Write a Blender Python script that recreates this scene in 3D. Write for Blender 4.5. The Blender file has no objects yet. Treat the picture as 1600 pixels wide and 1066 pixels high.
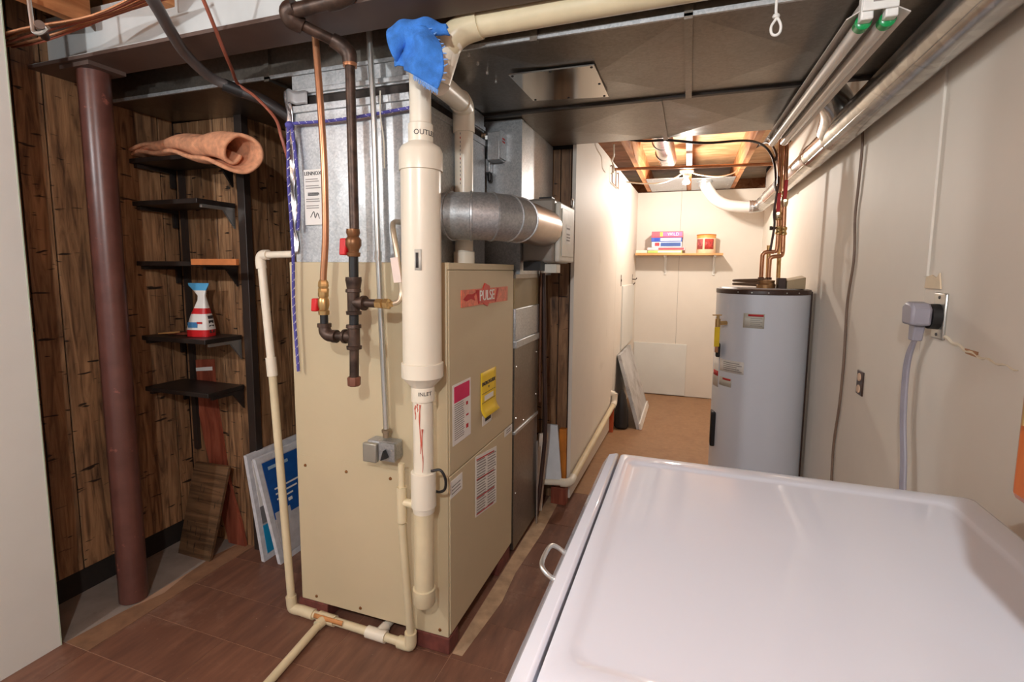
import bpy, bmesh, math, random
from mathutils import Vector, Matrix
R = math.radians
random.seed(7)
scn = bpy.context.scene
COL = scn.collection

# ------------------------------------------------------------------ camera, world, exposure
yaw, pit, rol = -0.33324, -0.10399, 0.00846
fw = Vector((math.sin(yaw)*math.cos(pit), math.cos(yaw)*math.cos(pit), math.sin(pit)))
rt = Vector((math.cos(yaw), -math.sin(yaw), 0)); up = rt.cross(fw)
r2 = rt*math.cos(rol)+up*math.sin(rol); u2 = -rt*math.sin(rol)+up*math.cos(rol)
cd = bpy.data.cameras.new('camera'); cam = bpy.data.objects.new('camera', cd); COL.objects.link(cam)
cam.matrix_world = Matrix(((r2.x, u2.x, -fw.x, 0), (r2.y, u2.y, -fw.y, 0), (r2.z, u2.z, -fw.z, 1.34), (0, 0, 0, 1)))
cd.sensor_width = 36; cd.lens = 771.53/1600*36; cd.shift_x = -7.82/1600; cd.shift_y = -31.4/1600; cd.clip_start = .02
scn.camera = cam
w = bpy.data.worlds.new('world'); scn.world = w; w.use_nodes = True
w.node_tree.nodes['Background'].inputs[0].default_value = (.86, .94, 1, 1)
w.node_tree.nodes['Background'].inputs[1].default_value = .5
scn.view_settings.view_transform = 'Standard'; scn.view_settings.look = 'None'
scn.view_settings.exposure = 0.14; scn.view_settings.gamma = 1; scn.view_settings.use_curve_mapping = False

def bulb_light(name, loc, power, color, rad):
    l = bpy.data.lights.new(name, 'POINT'); l.energy = power; l.color = color; l.shadow_soft_size = rad
    o = bpy.data.objects.new(name, l); o.location = loc; COL.objects.link(o); return o
bulb_light('ceiling_lamp_light', (-.12, -.55, 2.0), 70, (.93, .97, 1), .03)
bulb_light('ceiling_lamp_light', (-1.85, -.46, 2.0), 42, (.93, .97, 1), .03)
bulb_light('ceiling_lamp_light', (-.055, 4.40, 2.02), 40, (1, .92, .83), .03)

# ------------------------------------------------------------------ materials
def C(r, g, b):
    return tuple(((v/255)/12.92 if v/255 <= .04045 else ((v/255+.055)/1.055)**2.4) for v in (r, g, b))
MATS = {}
def nodes(name):
    m = bpy.data.materials.new(name); m.use_nodes = True
    nt = m.node_tree; return m, nt, nt.nodes['Principled BSDF']
def ramp(nt, src, stops):
    r = nt.nodes.new('ShaderNodeValToRGB'); e = r.color_ramp.elements
    while len(e) < len(stops): e.new(.5)
    for k, (p, c) in enumerate(stops): e[k].position = p; e[k].color = (*c, 1) if len(c) == 3 else c
    nt.links.new(src, r.inputs[0]); return r.outputs[0]
def coords(nt, scale=(1, 1, 1), rnd=False):
    g = nt.nodes.new('ShaderNodeNewGeometry'); mp = nt.nodes.new('ShaderNodeMapping')
    mp.inputs['Scale'].default_value = scale
    nt.links.new(g.outputs['Position'], mp.inputs['Vector'])
    if rnd:
        oi = nt.nodes.new('ShaderNodeObjectInfo'); ml = nt.nodes.new('ShaderNodeMath'); ml.operation = 'MULTIPLY'; ml.inputs[1].default_value = 37
        nt.links.new(oi.outputs['Random'], ml.inputs[0]); nt.links.new(ml.outputs[0], mp.inputs['Location'])
    return mp.outputs[0]
def noise(nt, vec, scale, detail=4, rough=.55, dist=0):
    n = nt.nodes.new('ShaderNodeTexNoise'); n.inputs['Scale'].default_value = scale; n.inputs['Detail'].default_value = detail
    n.inputs['Roughness'].default_value = rough; n.inputs['Distortion'].default_value = dist
    nt.links.new(vec, n.inputs['Vector']); return n.outputs['Fac']
def mix(nt, f, a, b, mode='MIX'):
    m = nt.nodes.new('ShaderNodeMixRGB'); m.blend_type = mode
    for k, v in ((0, f), (1, a), (2, b)):
        if isinstance(v, (int, float)): m.inputs[k].default_value = v
        elif isinstance(v, tuple): m.inputs[k].default_value = (*v, 1) if len(v) == 3 else v
        else: nt.links.new(v, m.inputs[k])
    return m.outputs[0]
def bump(nt, b, h, strength, dist=.002):
    n = nt.nodes.new('ShaderNodeBump'); n.inputs['Strength'].default_value = strength; n.inputs['Distance'].default_value = dist
    nt.links.new(h, n.inputs['Height']); nt.links.new(n.outputs[0], b.inputs['Normal'])
def mat(name, col, rough=.5, metal=0, var=.06, vs=9, bmp=0, bs=200, dirt=None, coat=0, spec=None):
    if name in MATS: return MATS[name]
    m, nt, b = nodes(name); v = coords(nt)
    n = noise(nt, v, vs)
    d = tuple(max(0, c*(1-var*2)) for c in col); h = tuple(min(1, c*(1+var)) for c in col)
    c = ramp(nt, n, [(.3, d), (.7, h)])
    if dirt:
        dc, lo, hi, ds = dirt
        f = ramp(nt, noise(nt, v, ds, 6, .65), [(lo, (0, 0, 0)), (hi, (1, 1, 1))])
        c = mix(nt, f, c, dc)
    nt.links.new(c, b.inputs['Base Color'])
    b.inputs['Roughness'].default_value = rough; b.inputs['Metallic'].default_value = metal
    if coat: b.inputs['Coat Weight'].default_value = coat; b.inputs['Coat Roughness'].default_value = .06
    if spec is not None: b.inputs['Specular IOR Level'].default_value = spec
    if bmp: bump(nt, b, noise(nt, v, bs, 3), bmp)
    MATS[name] = m; return m
def m_galv(name, lo, hi, rough=.36, scale=55, metal=.9):
    m, nt, b = nodes(name); v = coords(nt)
    vo = nt.nodes.new('ShaderNodeTexVoronoi'); vo.inputs['Scale'].default_value = scale; nt.links.new(v, vo.inputs['Vector'])
    s = nt.nodes.new('ShaderNodeSeparateColor'); nt.links.new(vo.outputs['Color'], s.inputs[0])
    a = ramp(nt, s.outputs[0], [(0, lo), (1, hi)])
    st = ramp(nt, noise(nt, v, 2.5, 5), [(.3, (.75, .73, .7)), (.65, (1, 1, 1))])
    nt.links.new(mix(nt, 1, a, st, 'MULTIPLY'), b.inputs['Base Color'])
    b.inputs['Metallic'].default_value = metal; b.inputs['Roughness'].default_value = rough
    bump(nt, b, noise(nt, v, 5, 2), .25, .01)
    MATS[name] = m; return m
def m_wood(name, dark, mid, light, axis='z', ticks=True, rough=.55, fine=55):
    m, nt, b = nodes(name)
    st = {'z': (fine, fine, 3.6), 'x': (2.2, fine, fine), 'y': (fine, 2.2, fine)}[axis]
    v = coords(nt, st, True)
    n1 = noise(nt, v, 1, 5, .6, 1.1)
    c = ramp(nt, n1, [(.3, dark), (.5, mid), (.72, light)])
    big = noise(nt, coords(nt, (4, 4, 2), True), 1, 3)
    c = mix(nt, 1, c, ramp(nt, big, [(.3, (.62, .6, .58)), (.7, (1.15, 1.1, 1.05))]), 'MULTIPLY')
    h = n1
    if ticks:
        tk = {'z': (11, 11, 62), 'x': (95, 14, 14), 'y': (14, 95, 14)}[axis]
        t = noise(nt, coords(nt, tk, True), 1, 2, .5, .4)
        f = ramp(nt, t, [(.66, (0, 0, 0)), (.70, (1, 1, 1))])
        c = mix(nt, f, c, tuple(x*.25 for x in dark))
        h2 = nt.nodes.new('ShaderNodeMath'); h2.operation = 'SUBTRACT'; nt.links.new(n1, h2.inputs[0]); nt.links.new(f, h2.inputs[1]); h = h2.outputs[0]
    nt.links.new(c, b.inputs['Base Color']); b.inputs['Roughness'].default_value = rough
    bump(nt, b, h, .5, .002)
    MATS[name] = m; return m

galv = m_galv('galvanised', C(178, 182, 186), C(204, 207, 209), .42, 170, .72)
galv_d = m_galv('galvanised_dull', C(134, 127, 119), C(146, 139, 130), .36, 120)
duct_s = m_galv('duct_shiny', C(195, 194, 192), C(220, 219, 216), .22, 30)
plate_s = mat('plate_steel', C(225, 222, 215), .12, 1, .03, 3)
panelw = m_wood('rustic_panel_wood', C(80, 55, 38), C(144, 108, 76), C(182, 142, 104), 'z', True, .55, 38)
panelx = m_wood('rustic_plank_wood', C(60, 42, 28), C(104, 78, 54), C(134, 102, 74), 'x', True, .5, 40)
joistw = m_wood('joist_wood', C(164, 96, 56), C(200, 136, 86), C(222, 168, 116), 'y', False, .6, 18)
subfl = m_wood('subfloor_wood', C(190, 142, 96), C(212, 172, 126), C(226, 194, 152), 'x', False, .6, 12)
redw = m_wood('red_board_wood', C(112, 50, 34), C(150, 76, 54), C(172, 98, 74), 'z', False, .6, 30)
blackw = mat('black_stained_shelf', C(42, 34, 30), .45, 0, .25, 20, .1, 90)
white_wall = mat('white_wall_paint', C(226, 218, 206), .62, 0, .02, 3, .06, 160, (C(186, 172, 156), .68, .92, 2.2))
white_part = mat('white_partition_paint', C(222, 222, 216), .6, 0, .02, 4, .08, 220)
dryer_w = mat('white_enamel', C(212, 216, 226), .07, 0, .006, 2)
tan = mat('tan_enamel', C(203, 186, 152), .42, 0, .025, 3, .05, 260)
tan_d = mat('tan_dull', C(150, 130, 92), .5)
pvc = mat('cream_plastic', C(236, 226, 206), .32, 0, .02, 6)
pvc_y = mat('aged_cream_plastic', C(222, 206, 170), .36, 0, .05, 8)
iron = mat('black_iron', C(84, 66, 56), .45, .55, .3, 26, .15, 200)
copper = mat('copper', C(204, 146, 108), .32, .7, .12, 12)
brass = mat('brass', C(204, 168, 112), .3, .75, .1, 20)
steel = mat('steel_conduit', C(205, 205, 200), .3, .85, .04, 10)
redp = mat('red_plastic', C(206, 34, 38), .4)
colbrown = mat('brown_column_paint', C(96, 60, 52), .34, 0, .12, 14, .12, 60, (C(150, 92, 78), .66, .72, 16))
beamgrey = mat('beam_grey_paint', C(206, 208, 206), .5, 0, .06, 6, 0, 0, (C(120, 100, 84), .66, .8, 8))
beambrown = mat('beam_brown_paint', C(96, 78, 70), .5, 0, .08, 8)
black = mat('black_rubber', C(28, 26, 26), .5)
darkgrey = mat('dark_grey_hose', C(92, 86, 84), .45, 0, .08, 12)
brick = mat('red_brown_brick', C(112, 56, 46), .8, 0, .16, 30, .3, 120)
foil = mat('foil_tape', C(226, 226, 230), .22, .9, .06, 18, .5, 40)
rope_b = mat('blue_rope', C(84, 80, 158), .8); rope_w = mat('white_rope', C(214, 212, 228), .8)
towel_m = mat('orange_terry', C(222, 158, 120), .95, 0, .14, 40, .8, 420)
rag_m = mat('blue_terry', C(62, 128, 214), .95, 0, .14, 40, .8, 420)
paper = mat('white_paper', C(238, 234, 228), .6); ink = mat('dark_ink', C(60, 56, 56), .7); greyink = mat('grey_print', C(150, 145, 140), .7)
magenta = mat('magenta_print', C(222, 22, 96), .5); yellow = mat('yellow_card', C(246, 208, 46), .55); redink = mat('red_print', C(196, 40, 44), .6)
badge_o = mat('badge_orange', C(232, 120, 92), .4, 0, .15, 60); white_p = mat('white_plastic', C(240, 238, 232), .35)
heat_g = mat('heater_grey_enamel', C(222, 226, 236), .3, 0, .012, 3, .05, 240)
heat_s = mat('label_silver', C(206, 202, 190), .5)
concrete = mat('bare_concrete', C(146, 134, 124), .85, 0, .12, 7, .2, 90, (C(104, 90, 80), .55, .75, 5))
glue = mat('tan_adhesive', C(142, 104, 76), .75, 0, .16, 12, .2, 70)
copper_dk = mat('dark_cable', C(74, 46, 38), .5)
redcable = mat('red_brown_cable', C(150, 82, 62), .45)
romex = mat('cream_cable', C(232, 224, 204), .5)
brown_cord = mat('brown_cord', C(128, 104, 88), .5)
grey_cord = mat('grey_cord', C(158, 154, 164), .42)
cabw = m_wood('cabinet_wood', C(140, 62, 24), C(178, 92, 42), C(198, 116, 62), 'z', False, .35, 30)
orangew = mat('orange_stained_wood', C(206, 126, 44), .5, 0, .12, 12)
greenp = mat('green_lamp_cap', C(20, 150, 80), .25)
tube_m = mat('unlit_lamp_tube', C(226, 220, 212), .2, 0, .01, 3, 0, 0, None, .4)
refl = mat('fixture_enamel', C(216, 208, 200), .3, 0, .02, 4)
gasket = mat('dark_bronze_trim', C(66, 44, 36), .4)
bulbm, _nt, _b = nodes('lit_bulb_glass'); _b.inputs['Emission Color'].default_value = (1, .9, .74, 1); _b.inputs['Emission Strength'].default_value = 14
flexd = mat('white_flex_duct', C(222, 214, 206), .4, .2, .05, 10)
bluecard = mat('blue_card', C(24, 84, 158), .45, 0, .08, 30); cyancard = mat('cyan_card', C(30, 150, 200), .45); greycard = mat('grey_card', C(196, 192, 192), .6, 0, .08, 26)
pinew = m_wood('pine_shelf', C(214, 150, 84), C(230, 174, 112), C(238, 190, 132), 'x', False, .5, 20)
# vinyl floor tile
m, nt, b = nodes('brown_vinyl_tile'); v = coords(nt)
c = ramp(nt, noise(nt, coords(nt, (30, 5, 1), True), 1, 5, .6), [(.25, C(98, 67, 55)), (.55, C(120, 83, 66)), (.8, C(138, 100, 82))])
oi = nt.nodes.new('ShaderNodeObjectInfo')
c = mix(nt, 1, c, ramp(nt, oi.outputs['Random'], [(0, (.92, .92, .92)), (1, (1.08, 1.06, 1.04))]), 'MULTIPLY')
f = ramp(nt, noise(nt, v, 3.4, 7, .72), [(.54, (0, 0, 0)), (.74, (.62, .62, .62))])
c = mix(nt, f, c, C(168, 138, 120))
sp = ramp(nt, noise(nt, v, 60, 2, .5), [(.74, (0, 0, 0)), (.78, (.7, .7, .7))])
c = mix(nt, sp, c, C(186, 160, 140))
nt.links.new(c, b.inputs['Base Color']); b.inputs['Roughness'].default_value = .42
bump(nt, b, noise(nt, v, 90, 3), .1)
tile_m = m

# ------------------------------------------------------------------ geometry helpers
V3 = Vector
class MB:
    def __init__(s): s.v = []; s.f = []
    def add(s, vs, fs):
        o = len(s.v); s.v += [V3(p) for p in vs]; s.f += [tuple(i+o for i in q) for q in fs]; return s
    def box(s, x0, x1, y0, y1, z0, z1):
        return s.add([(x0,y0,z0),(x1,y0,z0),(x1,y1,z0),(x0,y1,z0),(x0,y0,z1),(x1,y0,z1),(x1,y1,z1),(x0,y1,z1)],
                     [(0,3,2,1),(4,5,6,7),(0,1,5,4),(1,2,6,5),(2,3,7,6),(3,0,4,7)])
    def hexa(s, p):   # 8 corners, bottom 4 then top 4
        return s.add(p, [(0,3,2,1),(4,5,6,7),(0,1,5,4),(1,2,6,5),(2,3,7,6),(3,0,4,7)])
    def obox(s, c, ax, ay, az):  # centre and three half-axis vectors
        c, ax, ay, az = map(V3, (c, ax, ay, az))
        return s.hexa([c-ax-ay-az, c+ax-ay-az, c+ax+ay-az, c-ax+ay-az, c-ax-ay+az, c+ax-ay+az, c+ax+ay+az, c-ax+ay+az])
    def lathe(s, p0, d, prof, n=28, cap=True):
        p0 = V3(p0); d = V3(d).normalized(); a = d.orthogonal().normalized(); bb = d.cross(a)
        vs = []; fs = []
        for t, r in prof:
            for k in range(n):
                an = 2*math.pi*k/n; vs.append(p0+d*t+a*(r*math.cos(an))+bb*(r*math.sin(an)))
        m = len(prof)
        for i in range(m-1):
            for k in range(n): fs.append((i*n+k, i*n+(k+1)%n, (i+1)*n+(k+1)%n, (i+1)*n+k))
        if cap: fs.append(tuple(range(n-1, -1, -1))); fs.append(tuple(range((m-1)*n, m*n)))
        return s.add(vs, fs)
    def cyl(s, p0, p1, r, r1=None, n=24):
        d = V3(p1)-V3(p0); return s.lathe(p0, d, [(0, r), (d.length, r if r1 is None else r1)], n)
    def tube(s, pts, r, n=14, sub=0, cap=True):
        pts = [V3(p) for p in pts]
        rs = list(r) if isinstance(r, (list, tuple)) else [r]*len(pts)
        if sub:
            P = [pts[0]*2-pts[1]]+pts+[pts[-1]*2-pts[-2]]; q = []; rq = []
            for i in range(1, len(P)-2):
                for k in range(sub):
                    t = k/sub; a, b_, c_, d_ = P[i-1:i+3]
                    q.append(.5*((2*b_)+(c_-a)*t+(2*a-5*b_+4*c_-d_)*t*t+(3*b_-a-3*c_+d_)*t**3)); rq.append(rs[i-1]*(1-t)+rs[i]*t)
            q.append(pts[-1]); rq.append(rs[-1]); pts, rs = q, rq
        a = None; vs = []; fs = []
        for i, p in enumerate(pts):
            t = (pts[min(i+1, len(pts)-1)]-pts[max(i-1, 0)]).normalized()
            a = t.orthogonal().normalized() if a is None else (a-t*a.dot(t)).normalized()
            bb = t.cross(a)
            for k in range(n):
                an = 2*math.pi*k/n; vs.append(p+a*(rs[i]*math.cos(an))+bb*(rs[i]*math.sin(an)))
        for i in range(len(pts)-1):
            for k in range(n): fs.append((i*n+k, i*n+(k+1)%n, (i+1)*n+(k+1)%n, (i+1)*n+k))
        if cap: fs.append(tuple(range(n-1, -1, -1))); fs.append(tuple(range((len(pts)-1)*n, len(pts)*n)))
        return s.add(vs, fs)
    def prism(s, pts, ext):
        n = len(pts); e = V3(ext); vs = [V3(p) for p in pts]+[V3(p)+e for p in pts]
        return s.add(vs, [tuple(range(n-1, -1, -1)), tuple(range(n, 2*n))]+[(k, (k+1)%n, n+(k+1)%n, n+k) for k in range(n)])
    def grid(s, fn, nu, nv):
        vs = [fn(i/nu, j/nv) for j in range(nv+1) for i in range(nu+1)]
        return s.add(vs, [(j*(nu+1)+i, j*(nu+1)+i+1, (j+1)*(nu+1)+i+1, (j+1)*(nu+1)+i) for j in range(nv) for i in range(nu)])
def arc(c, a, b_, R_, a0, a1, n=8):
    c, a, b_ = V3(c), V3(a), V3(b_)
    return [c+a*(R_*math.cos(a0+(a1-a0)*k/n))+b_*(R_*math.sin(a0+(a1-a0)*k/n)) for k in range(n+1)]
ORG = {}
def make(name, mb, material, org, bevel=0, smooth=True, solid=0, subsurf=0):
    me = bpy.data.meshes.new(name); me.from_pydata([tuple(p-org) for p in mb.v], [], mb.f)
    bm = bmesh.new(); bm.from_mesh(me); bmesh.ops.recalc_face_normals(bm, faces=bm.faces); bm.to_mesh(me); bm.free()
    me.materials.append(material)
    if smooth:
        me.polygons.foreach_set('use_smooth', [True]*len(me.polygons)); me.set_sharp_from_angle(angle=R(38))
    o = bpy.data.objects.new(name, me); COL.objects.link(o)
    if solid: md = o.modifiers.new('solid', 'SOLIDIFY'); md.thickness = solid; md.offset = 0
    if subsurf: md = o.modifiers.new('sub', 'SUBSURF'); md.levels = subsurf; md.render_levels = subsurf
    if bevel: md = o.modifiers.new('bevel', 'BEVEL'); md.width = bevel; md.segments = 2; md.limit_method = 'ANGLE'; md.angle_limit = R(50)
    return o
def tag(o, label, cat, group=None):
    o['label'] = label; o['category'] = cat
    if group: o['group'] = group
    return o
def thing(name, label, cat, loc, group=None):
    o = bpy.data.objects.new(name, None); COL.objects.link(o); o.location = loc; o.empty_display_size = .05
    ORG[o.name] = V3(loc); return tag(o, label, cat, group)
def part(name, mb, material, parent, label=None, **k):
    og = ORG[parent.name]; o = make(name, mb, material, og, **k); o.parent = parent; ORG[o.name] = og
    if label: o['label'] = label
    return o
def solo(name, mb, material, label, cat, group=None, **k):
    xs = [p.x for p in mb.v]; ys = [p.y for p in mb.v]; zs = [p.z for p in mb.v]
    og = V3(((min(xs)+max(xs))/2, (min(ys)+max(ys))/2, min(zs)))
    o = make(name, mb, material, og, **k); o.location = og; ORG[o.name] = og; return tag(o, label, cat, group)
def struct(name, mb, material, label=None, parent=None, **k):
    og = ORG[parent.name] if parent else V3((0, 0, 0))
    o = make(name, mb, material, og, **k); ORG[o.name] = og
    if parent: o.parent = parent
    else: o['kind'] = 'structure'
    if label: o['label'] = label
    return o
def rows(mb, m_, par, nm='print_rows'):
    o = part(nm, mb, m_, par); o['kind'] = 'stuff'; return o
def text(name, body, size, material, parent, org, right, upv, align='CENTER', depth=.0008, bend=None):
    cu = bpy.data.curves.new('txt', 'FONT'); cu.body = body; cu.size = size; cu.align_x = align; cu.align_y = 'CENTER'; cu.extrude = depth
    cu.resolution_u = 3
    t = bpy.data.objects.new('txt', cu); me = bpy.data.meshes.new_from_object(t)
    org, right, upv = V3(org), V3(right).normalized(), V3(upv).normalized(); nn = right.cross(upv)
    og = ORG[parent.name]
    for vt in me.vertices:
        x, y, z = vt.co
        if bend:      # org = point on the axis, bend = (radius, start angle): wrap round a vertical pipe
            rr, a0 = bend; an = a0+x/rr
            vt.co = org+V3((math.cos(an)*(rr+z), math.sin(an)*(rr+z), y))-og
        else: vt.co = org+right*x+upv*y+nn*z-og
    me.materials.clear(); me.materials.append(material)
    o = bpy.data.objects.new(name, me); COL.objects.link(o); o.parent = parent; ORG[o.name] = og
    bpy.data.objects.remove(t); bpy.data.curves.remove(cu); return o
def copy_tree(o, loc, label=None):
    c = o.copy(); COL.objects.link(c); c.location = loc
    if label: c['label'] = label
    for ch in o.children:
        d = ch.copy(); COL.objects.link(d); d.parent = c
        for g in ch.children:
            e = g.copy(); COL.objects.link(e); e.parent = d
    return c
def lines(x0, x1, ys, h, fn):      # rows of small print as thin bars: fn(u, v) -> point on the label
    mb = MB()
    for y in ys:
        e = x1-random.random()*.18*(x1-x0)
        n = V3(fn(1, 0)-fn(0, 0)).cross(V3(fn(0, 1)-fn(0, 0))).normalized()*.0006
        mb.prism([fn(x0, y), fn(e, y), fn(e, y+h), fn(x0, y+h)], n)
    return mb

# ------------------------------------------------------------------ the room shell
XL, XR, YF = -2.30, .672, 5.47
floor = struct('floor', MB().box(-2.6, 1.0, -1.6, 5.7, -.12, -.0016), mat('grout_pale', C(176, 140, 114), .8))
tb = MB().box(-.1988, .1988, -.0988, .0988, -.0015, 0)
tile0 = None; k = 0
xs = [-1.73+.4*i for i in range(7)]
for j in range(14):
    yc = .12+.2*j
    for x in ([-2.13] if yc < 1.02 else [])+xs:
        if x > .6 and j < 0: continue
        if tile0 is None:
            tile0 = make('floor_tile', tb, tile_m, V3((0, 0, 0)), smooth=False); o = tile0
        else:
            o = bpy.data.objects.new('floor_tile', tile0.data); COL.objects.link(o)
        o.location = (x, yc, 0); o.parent = floor
struct('concrete_slab', MB().box(-2.6, -2.03, 1.02, 2.8, -.03, -.0006), concrete, 'bare grey concrete beside the panelled wall', floor)
struct('adhesive_strip', MB().prism([(-2.05, 1.021, -.0005), (-1.931, 1.021, -.0005), (-1.931, 2.7, -.0005), (-2.0, 2.7, -.0005), (-2.02, 1.9, -.0005), (-2.0, 1.74, -.0005), (-2.04, 1.6, -.0005), (-2.02, 1.45, -.0005), (-1.99, 1.33, -.0005), (-2.03, 1.2, -.0005)], (0, 0, .0012)), glue, 'ragged strip of tan adhesive at the tile edge', floor)
struct('adhesive_strip', MB().prism([(-.728, 1.44, .0002), (-.69, 1.44, .0002), (-.675, 1.6, .0002), (-.66, 1.75, .0002), (-.672, 1.95, .0002), (-.655, 2.3, .0002), (-.66, 2.72, .0002), (-.728, 2.72, .0002)], (0, 0, .0008)), mat('pale_adhesive', C(190, 160, 128), .75, 0, .16, 14, .2, 70), 'pale adhesive strip beside the furnace', floor)
struct('far_floor_sheet', MB().box(-.7, .70, 2.82, 5.52, -.0016, .0008), mat('tan_linoleum', C(160, 122, 88), .5, 0, .07, 30, .06, 120, (C(140, 100, 70), .5, .8, 6)), 'plain tan floor covering of the far room', floor)

def planks_y(wall, x, y0, y1, z0, z1, out, widths):   # wall along y, planks proud towards +x
    y = y0; i = 0
    while y < y1-.01:
        wd = min(widths[i % len(widths)], y1-y); i += 1
        struct('plank', MB().box(x, x+out, y+.0025, y+wd-.0025, z0, z1), panelw, None, wall, smooth=False, bevel=.002); y += wd
def planks_x(wall, y, x0, x1, z0, z1, out, widths):   # wall along x, planks proud towards -y
    x = x0; i = 0
    while x < x1-.01:
        wd = min(widths[i % len(widths)], x1-x); i += 1
        struct('plank', MB().box(x+.0025, x+wd-.0025, y-out, y, z0, z1), panelw, None, wall, smooth=False, bevel=.002); x += wd
darkgap = mat('groove_dark', C(30, 22, 17), .8)
wl = struct('wall_left', MB().box(XL-.1, XL-.008, -1.4, 1.84, 0, 2.36), darkgap)
planks_y(wl, XL-.008, -.2, 1.72, .10, 2.3, .008, [.20, .09, .16, .26, .11, .19, .13])
wb = struct('wall_back', MB().box(XL-.02, -1.89, 1.728, 1.84, 0, 2.3), darkgap)
planks_x(wb, 1.728, XL, -1.90, .0, 2.0, .008, [.10, .062, .085, .085, .07])
ws = struct('wall_side', MB().box(-1.98, -1.888, 1.84, 2.74, 0, 2.3), darkgap)
planks_y(ws, -1.888, 1.73, 2.72, 0, 2.0, .008, [.115, .10, .14, .09, .16])
wp = struct('wall_panelled', MB().box(-1.98, -.61, 2.735, 2.84, 0, 2.3), darkgap)
planks_x(wp, 2.735, -1.85, -.607, .0, 2.0, .008, [.2, .15, .24, .16, .19, .13, .085, .062])
wt = struct('wall_partition', MB().box(-2.09, -2.05, -1.4, 1.006, 0, 2.36), white_part, 'white painted partition with a pale green edge')
struct('edge_strip', MB().box(-2.091, -2.049, 1.006, 1.0095, 0, 2.36), mat('pale_green_edge', C(190, 204, 180), .5), None, wt)
# hall, left side: slightly out of square
def skew(y): return -.602+(y-2.7)/(5.47-2.7)*.057
def skewbox(y0, y1, z0, z1, t=.09, out=0):
    return MB().hexa([(skew(y0)-t, y0, z0), (skew(y0)+out, y0, z0), (skew(y1)+out, y1, z0), (skew(y1)-t, y1, z0), (skew(y0)-t, y0, z1), (skew(y0)+out, y0, z1), (skew(y1)+out, y1, z1), (skew(y1)-t, y1, z1)])
wh = struct('wall_hall', skewbox(2.76, 5.60, .0, 2.16, .09, -.012), darkgap)
for y0, y1 in ((2.70, 4.13), (4.133, 5.47)):
    struct('wall_sheet', skewbox(y0, y1, .02, 2.155, .02), white_wall, None, wh, smooth=False)
wf = struct('wall_far', MB().box(-.7, .8, YF+.012, YF+.1, 0, 2.16), darkgap)
for x0, x1 in ((-.6, -.107), (-.105, .74)):
    struct('wall_sheet', MB().box(x0, x1, YF, YF+.02, .006, 2.155), white_wall, None, wf, smooth=False)
struct('patch_sheet', MB().box(-.535, .006, YF-.012, YF-.001, .012, .565), white_part, 'white patch board at the foot of the far wall', wf, bevel=.002)
wr = struct('wall_right', MB().box(XR+.012, XR+.1, -1.4, 5.6, 0, 2.36), darkgap)
ysm = [-1.4, .60, 1.806, 3.03, 4.25, 5.48]
for y0, y1 in zip(ysm[:-1], ysm[1:]):
    struct('wall_sheet', MB().box(XR, XR+.02, y0+.0008, y1-.0008, .006, 2.3), white_wall, None, wr, smooth=False)
trim = struct('trim_1', MB().box(-1.905, -1.862, 1.70, 1.735, 0, 2.0), mat('black_post_paint', C(50, 40, 35), .45), 'black upright post at the shelf corner', None, bevel=.002)
# ceiling
ceil = struct('ceiling', MB().box(-2.6, 1.0, -1.6, 6.2, 2.36, 2.42), subfl)
for x in (-2.43, -2.03, -1.63, -1.23, -.83, -.43, -.035, .37, .76):
    struct('joist', MB().box(x-.02, x+.02, 1.30 if x < .2 else 1.30, 6.1, 2.165, 2.36), joistw, None, ceil, smooth=False)
    struct('joist', MB().box(x+.022-.02, x+.022+.02, -1.4, 1.22, 2.165, 2.36), joistw, None, ceil, smooth=False)
struct('rim_board', MB().box(-2.6, 1.0, 6.1, 6.14, 2.16, 2.36), joistw, None, ceil)

# ------------------------------------------------------------------ beam, column, trunk ducts
beam = thing('steel_beam', 'pale grey steel beam with brown lower flange across the ceiling', 'beam', (-.8, 1.262, 2.05))
part('web', MB().box(-2.31, .66, 1.256, 1.268, 2.06, 2.25), beamgrey, beam)
part('lower_flange', MB().box(-2.31, .66, 1.19, 1.335, 2.05, 2.062), beambrown, beam, 'brown lower flange', bevel=.001)
part('flange_top_coat', MB().box(-2.31, .66, 1.192, 1.255, 2.062, 2.064), beamgrey, beam)
col = thing('steel_column', 'dark red-brown round steel column on the bare concrete', 'column', (-2.072, 1.266, 0))
part('post', MB().cyl((-2.072, 1.266, .004), (-2.072, 1.266, 2.036), .049, n=40), colbrown, col)
part('top_plate', MB().box(-2.15, -1.995, 1.205, 1.327, 2.036, 2.05), beambrown, col)

tr = thing('supply_trunk_duct', 'wide sheet metal duct with a steel access plate underneath', 'duct', (-.8, 1.75, 2.0))
t1 = [XL+.005, -1.437, -.665, -.03, .645]
for a, c_ in zip(t1[:-1], t1[1:]):
    xm = (a+c_)/2
    mb = MB().box(a, c_, 1.44, 2.052, 2.006, 2.155)
    # cross-broken underside: a shallow pyramid
    mb.add([(a, 1.44, 2.006), (c_, 1.44, 2.006), (c_, 2.052, 2.006), (a, 2.052, 2.006), (xm, 1.746, 1.995)], [(0, 1, 4), (1, 2, 4), (2, 3, 4), (3, 0, 4)])
    part('duct_section', mb, galv_d, tr, smooth=False)
part('corner_strip', MB().box(XL+.005, .645, 1.433, 1.441, 2.001, 2.013), galv, tr, 'bright folded edge')
for x in (-1.437, -.03):
    part('drive_cleat', MB().box(x-.011, x+.011, 1.428, 2.056, 1.992, 2.007).box(x-.011, x+.011, 1.428, 1.441, 2.0, 2.15), galv_d, tr)
part('drive_cleat', MB().box(-.463, -.441, 1.428, 1.445, 1.995, 2.15), galv_d, tr)
for y in (1.47, 1.54, 1.62, 1.7): part('rivet', MB().lathe((-.675, y, 2.006), (0, 0, -1), [(0, .005), (.008, .005), (.010, .002)], 8), steel, tr)
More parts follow.
